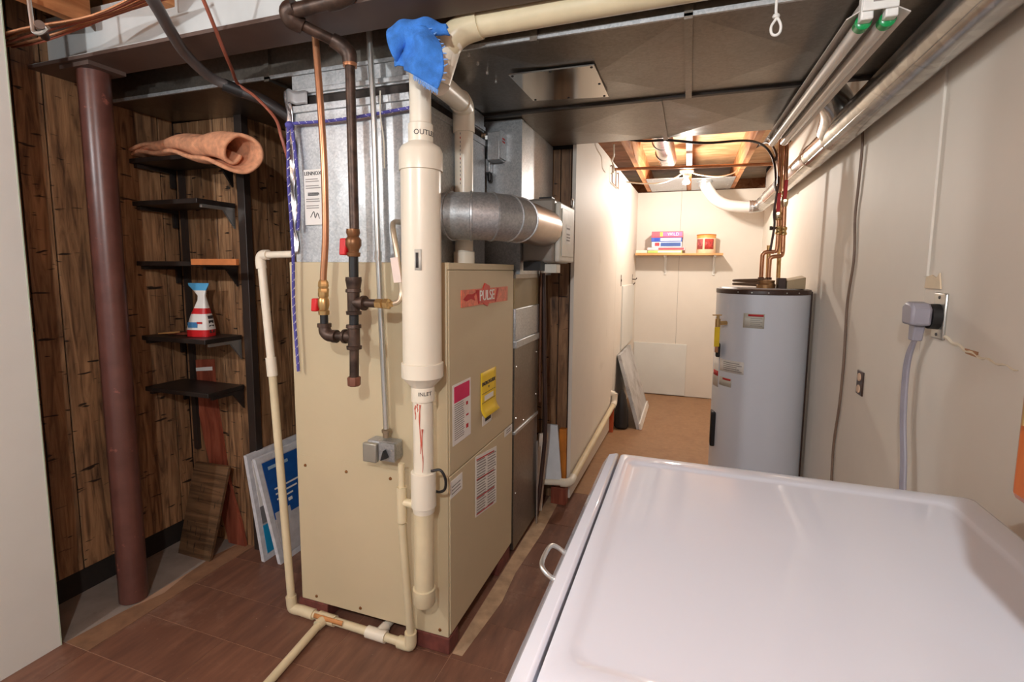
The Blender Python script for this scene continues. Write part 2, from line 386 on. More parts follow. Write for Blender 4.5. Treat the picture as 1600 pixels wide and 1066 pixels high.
ap = part('access_plate', MB().prism([(-.602, 1.63, 1.9935), (-.314, 1.637, 1.9935), (-.314, 1.941, 1.9935), (-.598, 1.898, 1.9935)], (0, 0, -.0045)), plate_s, tr, 'bright steel access plate')
for x, y in ((-.592, 1.642), (-.46, 1.643), (-.325, 1.65), (-.325, 1.80), (-.328, 1.926), (-.46, 1.905), (-.586, 1.888)):
    part('screw', MB().lathe((x, y, 1.989), (0, 0, -1), [(0, .005), (.002, .004), (.003, .001)], 10), black, ap)
tr2 = thing('return_trunk_duct', 'second sheet metal duct behind the access plate duct', 'duct', (-.3, 2.36, 2.0))
t2 = [-1.85, -1.0, -.14, .43]
for a, c_ in zip(t2[:-1], t2[1:]):
    xm = (a+c_)/2
    mb = MB().box(a, c_, 2.062, 2.67, 2.006, 2.155).add([(a, 2.062, 2.006), (c_, 2.062, 2.006), (c_, 2.67, 2.006), (a, 2.67, 2.006), (xm, 2.37, 1.995)], [(0, 1, 4), (1, 2, 4), (2, 3, 4), (3, 0, 4)])
    part('duct_section', mb, galv_d, tr2, smooth=False)
part('seam_strip', MB().box(-1.85, .6, 2.046, 2.068, 1.996, 2.006), mat('dark_seam', C(60, 52, 46), .5, .5), tr2)
for x in t2[1:-1]:
    part('drive_cleat', MB().box(x-.011, x+.011, 2.07, 2.673, 1.995, 2.007), galv_d, tr2)
solo('takeoff_duct', MB().tube([(.43, 2.35, 2.07), (.50, 2.36, 2.05), (.555, 2.45, 2.01), (.575, 2.60, 1.965)], .062, 28, 6), duct_s, 'shiny round duct stub between the ceiling duct and the wall duct', 'duct')

# ------------------------------------------------------------------ wall duct and far duct
wd = thing('round_wall_duct', 'long shiny round metal duct along the top of the right wall', 'duct', (.595, 2.9, 1.88))
ysg = [-.6, .95, 2.62, 3.02, 4.55, 4.93]
for i, (a, c_) in enumerate(zip(ysg[:-1], ysg[1:])):
    r0 = .064-.0022*i
    part('duct_section', MB().lathe((.592, a, 1.945), (0, 1, 0), [(0, r0), (c_-a-.02, r0), (c_-a-.012, r0+.003), (c_-a, r0+.003), (c_-a+.004, r0-.001)], 36), duct_s, wd)
    part('seam', MB().tube([(.592-r0*.72, a+.02, 1.945-r0*.72), (.592-r0*.72, c_-.02, 1.945-r0*.72)], .0018, 6), duct_s, wd)
for y in (3.9,):
    part('strap', MB().lathe((.592, y, 1.945), (0, 1, 0), [(0, .0655), (.02, .0655)], 36), galv, wd)
fd = thing('white_flex_duct', 'pale flexible duct hose curving from joists to the far wall', 'duct', (.3, 4.95, 1.9))
pts = [(.10, 4.97, 2.15), (.13, 4.97, 2.09), (.20, 4.98, 2.0), (.30, 4.99, 1.945), (.42, 4.99, 1.925), (.50, 4.98, 1.92)]
mbx = MB(); mbx.tube(pts, .052, 24, 10)
part('hose', mbx, flexd, fd)
part('clamp', MB().lathe((.485, 4.98, 1.921), (1, 0, 0), [(0, .056), (.012, .056), (.013, .053), (.02, .053), (.021, .056), (.032, .056)], 28), foil, fd)
part('metal_elbow', MB().tube([(.50, 4.98, 1.92), (.545, 4.975, 1.922), (.583, 4.955, 1.932), (.592, 4.90, 1.945)], [.052, .054, .056, .055], 24, 5), duct_s, fd)
part('collar', MB().lathe((.10, 4.97, 2.17), (0, 0, -1), [(0, .07), (.02, .07), (.022, .055), (.06, .055)], 24), galv, fd)
rd = thing('joist_bay_duct', 'round duct between the joists above the bare bulb', 'duct', (-.21, 3.5, 2.15))
part('pipe', MB().cyl((-.215, 2.68, 2.225), (-.20, 4.25, 2.225), .068, n=28), duct_s, rd)
for y in (3.25, 3.6, 3.95): part('ring', MB().lathe((-.21, y, 2.225), (0, 1, 0), [(0, .07), (.015, .0715), (.03, .07)], 28), duct_s, rd)
pn = thing('joist_panning', 'sheet metal nailed across the joists near the far wall', 'sheet metal', (-.03, 4.9, 2.155))
part('sheet', MB().box(-.405, -.06, 4.72, 5.46, 2.161, 2.1645).box(-.015, .35, 4.80, 5.46, 2.161, 2.1645), galv, pn)
for x, y in ((-.35, 4.8), (-.2, 4.76), (-.36, 5.0), (.3, 4.86), (.31, 5.2), (-.1, 5.3), (-.35, 5.35)):
    part('nail', MB().lathe((x, y, 2.161), (0, 0, -1), [(0, .006), (.003, .004)], 8), foil, pn)

# ------------------------------------------------------------------ furnace
FX0, FX1, FY0, FY1, FZ0, FZ1 = -1.37, -.73, 1.43, 2.06, .062, 1.36
for i, (x0, x1, y0, y1) in enumerate(((-1.385, -1.25, 1.428, 1.62), (-.865, -.733, 1.428, 1.50), (-.80, -.735, 1.90, 2.05), (-1.37, -1.28, 1.88, 2.05))):
    lb = ['red-brown brick under the left front of the tan furnace', 'red-brown brick under the front right corner of the furnace', 'red-brown brick under the rear right of the furnace', 'red-brown brick under the rear left of the furnace'][i]
    solo('brick', MB().box(x0, x1, y0, y1, 0, .061), brick, lb, 'brick', 'bricks under the furnace', bevel=.004)
fu = thing('furnace', 'tall tan furnace cabinet standing on bricks with stickers on its side', 'furnace', (-1.05, 1.745, FZ0))
part('cabinet', MB().box(FX0, FX1-.006, FY0, FY1, FZ0, FZ1), tan, fu, bevel=.003)
part('upper_door', MB().box(FX1-.006, FX1, FY0+.005, FY1-.003, .648, 1.335), tan, fu, bevel=.002)
part('lower_door', MB().box(FX1-.006, FX1, FY0+.005, FY1-.003, FZ0+.012, .643), tan, fu, bevel=.002)
part('top_rim', MB().box(FX1-.006, FX1+.001, FY0+.005, FY1-.003, 1.338, FZ1), tan, fu)
part('side_seam', MB().box(FX0+.01, FX1-.03, FY0-.0012, FY0, .640, .6425), tan, fu)
for x, z in ((-1.331, .602), (-1.146, .604), (-.96, .606), (-1.30, .085), (-1.10, .085), (-.90, .085), (-.77, .085)):
    part('screw', MB().lathe((x, FY0, z), (0, -1, 0), [(0, .006), (.003, .005), (.004, .002)], 10), mat('rust_screw', C(140, 92, 50), .5, .5), fu)
XF = FX1
def face(y0, y1, z0, z1, slope=0):
    return lambda u, v: V3((XF+.0016, y0+(y1-y0)*u, z0+(z1-z0)*v+slope*u))
def sticker(name, y0, y1, z0, z1, m_, label=None, th=.0014, x=None):
    return part(name, MB().box(XF, XF+th, y0, y1, z0, z1), m_, fu, label)
bd = sticker('badge', 1.522, 1.975, 1.208, 1.268, badge_o, 'orange and red brand badge', .003)
part('badge_centre', MB().lathe((XF, 1.74, 1.243), (1, 0, 0), [(0, .046), (.0045, .046)], 6), mat('badge_red', C(214, 62, 52), .4), bd)
part('badge_plate', MB().box(XF+.003, XF+.0048, 1.675, 1.815, 1.215, 1.262), mat('badge_red2', C(206, 70, 58), .4), bd)
part('horse_mark', MB().prism([(XF+.003, 1.535, 1.235), (XF+.003, 1.56, 1.228), (XF+.003, 1.60, 1.235), (XF+.003, 1.635, 1.226), (XF+.003, 1.625, 1.242), (XF+.003, 1.65, 1.258), (XF+.003, 1.61, 1.25), (XF+.003, 1.57, 1.252)], (.0008, 0, 0)), redink, bd)
rows(MB().prism([(XF+.003, 1.825, 1.212), (XF+.003, 1.84, 1.212), (XF+.003, 1.87, 1.264), (XF+.003, 1.85, 1.264)], (.0008, 0, 0)).prism([(XF+.003, 1.665, 1.212), (XF+.003, 1.672, 1.212), (XF+.003, 1.672, 1.264), (XF+.003, 1.64, 1.264)], (.0008, 0, 0)), redink, bd, 'badge_slash')
text('badge_text', 'PULSE', .056, white_p, bd, (XF+.0052, 1.745, 1.24), (0, 1, 0), (0, 0, 1))
s1 = sticker('lighting_label', 1.456, 1.60, .742, .952, paper, 'white instruction label with magenta heading')
part('heading', MB().box(XF+.0014, XF+.002, 1.466, 1.588, .888, .944), magenta, s1)
rows(lines(.08, .62, [.08+.036*i for i in range(17)], .013, face(1.456, 1.60, .742, .952)), greyink, s1, 'print_rows')
rows(MB().box(XF+.0014, XF+.002, 1.56, 1.575, .86, .872).box(XF+.0014, XF+.002, 1.56, 1.58, .82, .826).box(XF+.0014, XF+.002, 1.56, 1.578, .775, .79), redink, s1, 'print_marks')
s2 = part('energy_tag', MB().grid(lambda u, v: V3((XF+.002+.012*(max(0, .22-v)/.22)**2*1.5, 1.69+.155*u, .775+.172*v)), 6, 10), yellow, fu, 'yellow hang tag curling at its foot', solid=.001)
text('tag_text', 'ENERGYGUIDE', .0205, ink, s2, (XF+.0034, 1.768, .90), (0, 1, 0), (0, 0, 1))
rows(MB().box(XF+.0028, XF+.0034, 1.70, 1.835, .862, .8635).box(XF+.0028, XF+.0034, 1.70, 1.835, .826, .8275).prism([(XF+.003, 1.762, .885), (XF+.003, 1.774, .885), (XF+.003, 1.768, .875)], (.0006, 0, 0)), ink, s2, 'tag_rule')
part('tag_window', MB().box(XF+.0028, XF+.0034, 1.725, 1.815, .832, .852), paper, s2)
s3 = sticker('latch_plate', 1.71, 1.80, .735, .775, paper); part('latch_slot', MB().box(XF+.0014, XF+.003, 1.735, 1.79, .748, .764), ink, s3)
s4 = part('wiring_label', MB().prism([(XF, 1.645, .398), (XF, 1.858, .362), (XF, 1.858, .607), (XF, 1.645, .637)], (.0014, 0, 0)), paper, fu, 'white label of dense print')
fl = lambda u, v: V3((XF+.0016, 1.645+.213*u, .398-.036*u+(.239+.006*u)*v))
rows(lines(.05, .46, [.05+.045*i for i in range(20)], .018, fl), greyink, s4, 'print_rows')
rows(lines(.54, .96, [.05+.045*i for i in range(20)], .018, fl), greyink, s4, 'print_rows')
rows(lines(.03, .98, [.93, .60, .30, .03], .02, fl), redink, s4, 'red_rules')
s5 = sticker('small_label', 1.436, 1.528, .565, .625, paper); rows(lines(.1, .9, [.2, .4, .6], .06, face(1.436, 1.528, .565, .625)), greyink, s5, 'print_rows')
s6 = sticker('small_label', 1.955, 2.05, .612, .645, paper); rows(lines(.2, .8, [.3, .6], .12, face(1.955, 2.05, .612, .645)), greyink, s6, 'print_rows')

# plenum above it
pl = thing('supply_plenum', 'galvanised sheet metal plenum box on top of the furnace', 'plenum', (-1.1, 1.74, FZ1))
PX0, PX1 = -1.338, -.865
part('box', MB().box(PX0, PX1, 1.432, 2.05, FZ1, 1.885), galv, pl, smooth=False)
mbc = MB()
for z0, z1, yo in ((FZ1, 1.885, 1.432),):
    xm, zm = (PX0+PX1)/2-.02, 1.62
    mbc.add([(PX0+.03, yo, z0+.03), (PX1-.03, yo, z0+.03), (PX1-.03, yo, z1-.03), (PX0+.03, yo, z1-.03), (xm, yo-.007, zm)], [(0, 1, 4), (1, 2, 4), (2, 3, 4), (3, 0, 4)])
part('cross_break', mbc, galv, pl, smooth=False)
part('side_cross_break', MB().add([(PX1, 1.46, 1.39), (PX1, 2.03, 1.39), (PX1, 2.03, 1.86), (PX1, 1.46, 1.86), (PX1+.007, 1.74, 1.62)], [(0, 1, 4), (1, 2, 4), (2, 3, 4), (3, 0, 4)]), galv, pl, smooth=False)
part('flange_strip', MB().box(PX0-.004, PX1+.004, 1.424, 2.05, 1.872, 1.897), galv, pl, bevel=.002)
part('canvas_collar', MB().box(PX0+.012, PX1-.012, 1.45, 2.04, 1.897, 1.93), mat('dark_canvas', C(58, 50, 46), .85, 0, .2, 30, .4, 60), pl, 'dark flexible collar')
part('upper_collar', MB().box(PX0+.004, PX1-.004, 1.438, 2.05, 1.93, 2.0), galv, pl)
part('upper_flange', MB().box(PX0-.002, PX1+.004, 1.428, 2.05, 1.935, 1.952), galv, pl, bevel=.002)
lab = part('maker_label', MB().box(-1.284, -1.205, 1.4228, 1.4265, 1.489, 1.678), paper, pl, 'tall white printed label')
lf = lambda u, v: V3((-1.284+.079*u, 1.4222, 1.489+.189*v))
rows(lines(.1, .9, [.30, .34, .42, .46, .66, .70, .78, .82], .014, lf), greyink, lab, 'print_rows')
rows(lines(.2, .85, [.53, .545, .56, .575], .01, lf), ink, lab, 'bar_code')
text('maker_text', 'LENNOX', .018, ink, lab, (-1.245, 1.4222, 1.664), (1, 0, 0), (0, 0, 1))
part('scribble', MB().tube([(-1.26, 1.422, 1.515), (-1.245, 1.422, 1.535), (-1.24, 1.422, 1.512), (-1.23, 1.422, 1.53), (-1.222, 1.422, 1.51)], .0012, 5, 3), ink, lab)
tp = part('foil_tape', MB().grid(lambda u, v: V3((PX0-.016+.03*u+.003*math.sin(v*31), 1.424-.004*math.sin(u*3+v*27)*(.5+.5*u), 1.39+.56*v)), 6, 60), foil, pl, 'crinkled foil tape down the left edge', solid=.001)
part('tape_flap', MB().grid(lambda u, v: V3((PX0-.005+.085*u, 1.418-.006*math.sin(u*5), 1.905+.045*v-.012*u+.004*math.sin(u*9))), 8, 4), mat('grey_tape', C(150, 148, 148), .4, .3), pl, 'grey tape flap', solid=.001)

# clothesline rope
rp = thing('rope', 'blue and white rope tied across the plenum and hanging down', 'rope', (-1.32, 1.40, .965))
def twist(pts, nm):
    part(nm, MB().tube(pts, .0055, 8, 6), rope_b, rp)
    P = [V3(p) for p in pts]; q = []
    N = max(8, int(sum((P[i+1]-P[i]).length for i in range(len(P)-1))/.006))
    tot = [0]
    for i in range(len(P)-1): tot.append(tot[-1]+(P[i+1]-P[i]).length)
    for k in range(N+1):
        s = tot[-1]*k/N; i = max(j for j in range(len(P)-1) if tot[j] <= s+1e-9); t = (s-tot[i])/max(1e-9, tot[i+1]-tot[i])
        p = P[i].lerp(P[i+1], t); d = (P[i+1]-P[i]).normalized(); a = d.orthogonal().normalized(); bb = d.cross(a); an = s*210
        q.append(p+a*(.0036*math.cos(an))+bb*(.0036*math.sin(an)))
    part('white_strand', MB().tube(q, .0026, 5), rope_w, rp)
twist([(-1.318, 1.405, 1.832), (-1.15, 1.407, 1.828), (-1.0, 1.408, 1.833), (-.851, 1.41, 1.842)], 'horizontal_run')
twist([(-1.322, 1.40, 1.825), (-1.330, 1.400, 1.65), (-1.325, 1.40, 1.50), (-1.322, 1.40, 1.381), (-1.328, 1.40, 1.2), (-1.323, 1.405, .966)], 'hanging_end')
twist([(-1.312, 1.405, 1.825), (-1.300, 1.408, 1.70), (-1.296, 1.41, 1.58), (-1.305, 1.408, 1.47)], 'loop')
part('knot', MB().lathe((-1.318, 1.402, 1.812), (0, 0, 1), [(0, .006), (.008, .014), (.018, .015), (.026, .008)], 12), rope_b, rp)

# ------------------------------------------------------------------ vent pipe with muffler
mu = thing('vent_muffler_pipe', 'thick cream plastic vent pipe standing before the furnace', 'pipe', (-.78, 1.35, .23))
mx, my = -.778, 1.35
part('upper_pipe', MB().cyl((mx, my, 1.74), (mx, my, 2.02), .032, n=32), pvc, mu)
part('outlet_collar', MB().lathe((mx, my, 1.712), (0, 0, 1), [(0, .037), (.055, .037), (.058, .034)], 32), pvc, mu)
part('upper_reducer', MB().lathe((mx, my, 1.632), (0, 0, 1), [(0, .0655), (.055, .0655), (.07, .058), (.082, .038), (.086, .036)], 40), pvc, mu)
part('muffler_body', MB().cyl((mx-.003, my, 1.03), (mx-.001, my, 1.64), .0605, n=44), pvc, mu)
part('lower_reducer', MB().lathe((mx-.003, my, .968), (0, 0, 1), [(0, .036), (.004, .038), (.028, .060), (.034, .0655), (.078, .0655), (.08, .062)], 40), pvc, mu)
part('inlet_collar', MB().lathe((mx-.003, my, .925), (0, 0, 1), [(0, .037), (.045, .037)], 32), pvc, mu)
lp = part('lower_pipe', MB().cyl((mx-.003, my, .68), (mx-.003, my, .93), .032, n=32), pvc, mu)
for i, (an, z0, z1) in enumerate(((-1.85, .87, .915), (-1.35, .76, .918), (-1.15, .70, .84), (-1.6, .895, .92))):
    q = [(mx-.003+math.cos(an+.05*math.sin(t*7))*.0322, my+math.sin(an+.05*math.sin(t*7))*.0322, z0+(z1-z0)*t) for t in [j/9 for j in range(10)]]
    part('primer_drip', MB().tube(q, [.001+.0028*j/9*(.6+.4*math.sin(j*2+i)) for j in range(10)], 6), mat('red_primer', C(202, 98, 78), .6), lp)
part('coupling', MB().lathe((mx-.004, my, .555), (0, 0, 1), [(0, .034), (.018, .037), (.02, .040), (.135, .040), (.138, .036)], 36), pvc, mu)
part('drop_pipe', MB().cyl((mx-.006, my, .27), (mx-.004, my, .56), .032, n=32), pvc_y, mu)
part('end_cap', MB().lathe((mx-.006, my, .229), (0, 0, 1), [(0, .02), (.004, .031), (.012, .036), (.062, .037), (.064, .033)], 32), pvc_y, mu)
part('hose_loop', MB().tube([(mx+.03, my-.01, .70), (mx+.06, my-.005, .705), (mx+.075, my, .675), (mx+.07, my+.005, .64), (mx+.045, my+.015, .622), (mx+.02, my+.03, .615)], .0045, 8, 5), black, mu, 'black rubber hose')
st = part('pipe_sticker', MB().grid(lambda u, v: V3((mx+math.cos(-1.42+.35*u)*.0612, my+math.sin(-1.42+.35*u)*.0612, 1.335+.062*v)), 5, 1), heat_s, mu, solid=.0008)
part('sticker_print', MB().grid(lambda u, v: V3((mx+math.cos(-1.36+.14*u)*.0618, my+math.sin(-1.36+.14*u)*.0618, 1.342+.045*v)), 3, 1), ink, st, solid=.0004)
text('outlet_text', 'OUTLET', .021, ink, mu, (mx, my, 1.738), (1, 0, 0), (0, 0, 1), 'LEFT', .0006, (.0372, -1.62))
text('inlet_text', 'INLET', .017, ink, mu, (mx-.003, my, .952), (1, 0, 0), (0, 0, 1), 'LEFT', .0006, (.0372, -1.45))
# exhaust run up and away
ex = thing('exhaust_pipe', 'cream plastic pipe running along under the steel beam', 'pipe', (-.5, 1.36, 1.95))
part('riser_elbow', MB().tube([(-.722, 1.365, 1.905), (-.716, 1.368, 1.95), (-.70, 1.373, 1.985), (-.68, 1.38, 2.008)], .034, 28, 6), pvc, ex)
part('elbow', MB().tube([(-.705, 1.375, 1.985), (-.682, 1.38, 2.016), (-.65, 1.384, 2.034), (-.60, 1.385, 2.043)], .040, 28, 6), pvc_y, ex)
part('long_pipe', MB().cyl((-.62, 1.385, 2.041), (.55, 1.385, 2.052), .034, n=28), pvc_y, ex)
part('angle_pipe', MB().cyl((-.735, 1.385, 1.90), (-.70, 1.38, 1.985), .036, n=28), pvc, ex)
ik = thing('intake_pipe', 'cream plastic pipe dropping behind the round bypass duct', 'pipe', (-.825, 1.75, FZ1))
part('drop', MB().cyl((-.824, 1.75, 1.37), (-.824, 1.75, 1.865), .035, n=28), pvc, ik)
part('coupling', MB().lathe((-.824, 1.75, 1.36), (0, 0, 1), [(0, .041), (.045, .041), (.047, .037)], 28), pvc, ik)
part('elbow', MB().tube([(-.824, 1.75, 1.85), (-.824, 1.748, 1.905), (-.82, 1.735, 1.937), (-.805, 1.675, 1.94)], .041, 28, 6), pvc, ik)
part('cross_run', MB().cyl((-.81, 1.70, 1.943), (-.742, 1.40, 1.90), .035, n=28), pvc, ik)
for i in range(13):
    part('print_mark', MB().box(-.8235, -.8205, 1.7142, 1.716, 1.655+.015*i, 1.662+.015*i), redink if i % 5 == 1 else greyink, ik)

# blue rag over the joint
def ragf(u, v):
    TL, TR, BR, BL = V3((-.766, 1.262, 1.992)), V3((-.700, 1.265, 1.990)), V3((-.664, 1.268, 1.822)), V3((-.778, 1.266, 1.892))
    p = TL.lerp(TR, u).lerp(BL.lerp(BR, u), v)
    p.x += .030*u*math.sin(math.pi*v); p.z += .012*u*math.sin(math.pi*v)
    p.y -= math.sin(math.pi*u)*.022+.006*math.sin(u*9+v*5)+.005*math.sin(v*11-u*4)+.012
    return p
def foldf(u, v):      # u from right to left, v round the fold
    P = [V3((-.650, 1.285, 1.990)), V3((-.70, 1.262, 1.998)), V3((-.765, 1.245, 1.985)), V3((-.805, 1.25, 1.955))]
    t = u*3; i = min(2, int(t)); c_ = P[i].lerp(P[i+1], t-i)
    r_ = .014+.026*u**1.4
    an = -2.2+v*4.6
    return c_+V3((-.25*r_*math.sin(an), -.7*r_*math.cos(an), r_*math.sin(an)))+V3((0, .003*math.sin(u*13), .003*math.sin(u*17+v*4)))
rg = thing('blue_rag', 'bright blue terry rag draped over the vent pipe joint', 'rag', (-.74, 1.27, 1.82))
part('hanging_flap', MB().grid(ragf, 22, 18), rag_m, rg, solid=.007, subsurf=1)
part('rolled_fold', MB().grid(foldf, 20, 14), rag_m, rg, solid=.006, subsurf=1)
part('tucked_corner', MB().grid(lambda u, v: V3((-.812+.055*u, 1.268-.016*math.sin(math.pi*u)+.01*v, 1.905+.03*(1-u)*v+.06*v-.01*u)), 8, 6), rag_m, rg, solid=.007, subsurf=1)
mf = MB()
for i in range(26):
    u = .45+.55*i/25; p = ragf(u, 1); mf.tube([p, p+V3((.004*math.sin(i*3), -.003, -.011-.006*random.random()))], [.0022, .0009], 5)
for i in range(10):
    p = ragf(1, .05+.09*i); mf.tube([p, p+V3((.009+.005*random.random(), -.002, .004*math.sin(i*2)))], [.0022, .0009], 5)
f_ = part('fringe', mf, mat('pale_blue_thread', C(120, 166, 226), .9), rg); f_['kind'] = 'stuff'

# ------------------------------------------------------------------ gas piping
gs = thing('gas_pipe', 'black iron gas pipe with tees and a capped drip leg', 'pipe', (-.99, 1.29, .968))
gx, gy = -.987, 1.29
ring = lambda p, d, r_, L_: MB().lathe(p, d, [(0, r_), (L_*.15, r_*1.12), (L_*.85, r_*1.12), (L_, r_)], 22)
part('riser', MB().cyl((gx+.009, gy, 1.46), (gx+.008, gy, 1.95), .0145), iron, gs)
part('riser_collar', MB().lathe((gx+.008, gy, 1.935), (0, 0, 1), [(0, .02), (.02, .021), (.03, .018)], 20), copper, gs, 'rusty collar')
part('upper_elbow', MB().tube([(gx+.008, gy, 1.945), (gx+.006, gy-.002, 1.972), (gx-.01, gy-.012, 1.992), (gx-.03, gy-.03, 2.005)], [.021, .023, .023, .02], 20, 5), iron, gs)
part('offset_pipe', MB().cyl((gx-.02, gy-.02, 2.0), (gx-.093, gy-.10, 2.03), .0155), iron, gs)
part('union_elbow', MB().tube([(gx-.080, gy-.09, 2.022), (gx-.098, gy-.11, 2.034), (gx-.098, gy-.12, 2.05), (gx-.075, gy-.12, 2.058)], [.022, .027, .027, .025], 20, 5), iron, gs)
part('run_pipe', MB().cyl((gx-.09, gy-.12, 2.05), (gx+.05, gy-.12, 2.055), .019), iron, gs)
part('run_elbow', MB().tube([(gx+.035, gy-.12, 2.055), (gx+.075, gy-.12, 2.057), (gx+.10, gy-.12, 2.07), (gx+.11, gy-.12, 2.12)], .024, 20, 5), iron, gs)
part('run_riser', MB().cyl((gx+.11, gy-.12, 2.10), (gx+.11, gy-.12, 2.36), .019), iron, gs)
vb = part('valve_body', MB().lathe((gx+.004, gy, 1.375), (0, 0, 1), [(0, .019), (.012, .021), (.014, .016), (.022, .017), (.034, .024), (.052, .024), (.062, .017), (.072, .021), (.084, .020)], 22), mat('bronze', C(128, 88, 56), .4, .6), gs)
part('valve_handle', MB().obox((gx-.024, gy-.006, 1.405), (.012, 0, 0), (0, .012, 0), (.002, 0, .026)), redp, vb, 'red handle', bevel=.004)
part('nipple', MB().cyl((gx+.002, gy, 1.30), (gx+.003, gy, 1.385), .0145), black, gs)
part('reducer', MB().lathe((gx+.001, gy, 1.262), (0, 0, 1), [(0, .016), (.006, .019), (.016, .021), (.030, .023), (.04, .025), (.05, .024)], 22), iron, gs)
part('nipple', MB().cyl((gx, gy, 1.20), (gx+.001, gy, 1.27), .0145), iron, gs)
part('tee', MB().lathe((gx-.001, gy, 1.195), (0, 0, 1), [(0, .023), (.01, .024), (.012, .019), (.068, .019), (.07, .024), (.08, .023)], 22).lathe((gx, gy, 1.232), (1, 0, 0), [(0, .018), (.03, .018), (.032, .023), (.042, .023)], 20), iron, gs)
part('nipple', MB().cyl((gx-.002, gy, 1.15), (gx-.001, gy, 1.20), .0145), black, gs)
part('lower_tee', MB().lathe((gx-.003, gy, 1.085), (0, 0, 1), [(0, .023), (.01, .024), (.012, .019), (.066, .019), (.068, .024), (.078, .023)], 22).lathe((gx-.002, gy, 1.124), (-1, 0, 0), [(0, .018), (.028, .018), (.03, .023), (.038, .023)], 20), iron, gs)
part('drip_leg', MB().cyl((gx-.006, gy, .99), (gx-.003, gy, 1.09), .0145), iron, gs)
part('drip_cap', MB().lathe((gx-.007, gy, .966), (0, 0, 1), [(0, .017), (.003, .020), (.026, .021), (.03, .019)], 8), mat('rusty_cap', C(124, 78, 60), .6, .3), gs)
part('branch_nipple', MB().cyl((gx+.04, gy, 1.232), (gx+.085, gy, 1.232), .013), iron, gs)
part('brass_fitting', MB().lathe((gx+.083, gy, 1.232), (1, 0, 0), [(0, .015), (.022, .016), (.024, .011), (.03, .017), (.045, .017), (.05, .010), (.056, .009)], 6), brass, gs, 'brass flare fitting')
part('flex_connector', MB().tube([(gx+.13, gy+.005, 1.231), (gx+.148, gy+.02, 1.24), (gx+.153, gy+.03, 1.268), (gx+.148, gy+.03, 1.32), (gx+.134, gy+.035, 1.40), (gx+.113, gy+.05, 1.465), (gx+.10, gy+.08, 1.485), (gx+.09, gy+.13, 1.49)], .0085, 14, 6), mat('coated_flex', C(196, 180, 156), .35, .6), gs, 'curved metal connector hose')
part('connector_tag', MB().obox((gx+.140, gy+.022, 1.335), (.013, 0, .001), (0, .002, 0), (-.006, 0, .038)), mat('pinkish_tag', C(232, 212, 200), .6), gs, 'pale tag wrapped on hose')
part('left_arm', MB().cyl((gx-.035, gy, 1.124), (gx-.085, gy, 1.122), .0135), iron, gs)
part('left_elbow', MB().tube([(gx-.078, gy, 1.122), (gx-.098, gy, 1.124), (gx-.113, gy, 1.136), (gx-.116, gy, 1.16)], [.018, .020, .020, .018], 18, 5).lathe((gx-.068, gy, 1.122), (-1, 0, 0), [(0, .021), (.014, .021)], 18).lathe((gx-.116, gy, 1.15), (0, 0, 1), [(0, .022), (.012, .022)], 18), iron, gs)
part('left_nipple', MB().cyl((gx-.116, gy, 1.155), (gx-.116, gy, 1.195), .0125), black, gs)
ct = thing('copper_gas_tube', 'bent copper tube with a red-handled brass valve', 'pipe', (-1.10, 1.29, 1.19))
part('tube', MB().tube([(-1.112, 1.285, 2.36), (-1.108, 1.287, 2.14), (-1.103, 1.29, 2.05), (-1.096, 1.29, 1.93), (-1.092, 1.29, 1.864), (-1.085, 1.29, 1.70), (-1.084, 1.29, 1.575), (-1.088, 1.29, 1.43), (-1.10, 1.29, 1.32), (-1.102, 1.29, 1.28)], .0105, 14, 5), copper, ct)
part('flare_nut', MB().lathe((-1.102, 1.29, 1.26), (0, 0, 1), [(0, .016), (.012, .017), (.016, .014), (.022, .0165), (.034, .0155), (.042, .011)], 6), brass, ct)
v2 = part('valve_body', MB().lathe((-1.103, 1.29, 1.19), (0, 0, 1), [(0, .0165), (.012, .0175), (.016, .014), (.03, .0175), (.048, .0175), (.055, .014), (.06, .0165), (.072, .0165)], 20).cyl((-1.103, 1.29, 1.228), (-1.125, 1.288, 1.228), .006), brass, ct)
part('valve_handle', MB().obox((-1.132, 1.286, 1.221), (.011, 0, 0), (0, .009, 0), (.002, 0, .021)), redp, v2, 'red lever handle', bevel=.004)

# conduit and switch box
co = thing('electrical_conduit', 'thin steel conduit running down to the furnace switch box', 'conduit', (-.955, 1.40, .77))
part('tube', MB().tube([(-.988, 1.40, 2.10), (-.975, 1.40, 1.788), (-.970, 1.40, 1.38), (-.956, 1.405, .79)], .0095, 14, 4), steel, co)
part('coupling', MB().cyl((-.971, 1.40, 1.365), (-.9695, 1.40, 1.395), .012), steel, co)
part('connector', MB().lathe((-.955, 1.405, .765), (0, 0, 1), [(0, .013), (.016, .013), (.018, .017), (.026, .017), (.03, .012)], 16), mat('aged_steel', C(166, 150, 128), .35, .8), co)
part('wire', MB().tube([(-.95, 1.40, 1.90), (-.945, 1.39, 1.82), (-.938, 1.395, 1.75), (-.94, 1.40, 1.66)], .0022, 6, 4), romex, co)
sw = thing('furnace_switch_box', 'grey metal switch box mounted on the front of the furnace', 'switch', (-.96, 1.42, .68))
part('box', MB().box(-1.018, -.905, 1.378, 1.43, .692, .758), galv, sw, bevel=.008)
part('cover', MB().box(-1.022, -.968, 1.36, 1.378, .686, .752), mat('grey_cover', C(176, 172, 160), .35, .6), sw, bevel=.004)
part('face_plate', MB().box(-.966, -.904, 1.372, 1.379, .694, .756), galv, sw)
part('toggle', MB().prism([(-.948, 1.372, .70), (-.925, 1.372, .71), (-.937, 1.372, .735)], (0, -.018, 0)), black, sw, 'black toggle')
part('screw', MB().lathe((-.914, 1.372, .735), (0, -1, 0), [(0, .004), (.002, .003)], 10), steel, sw)

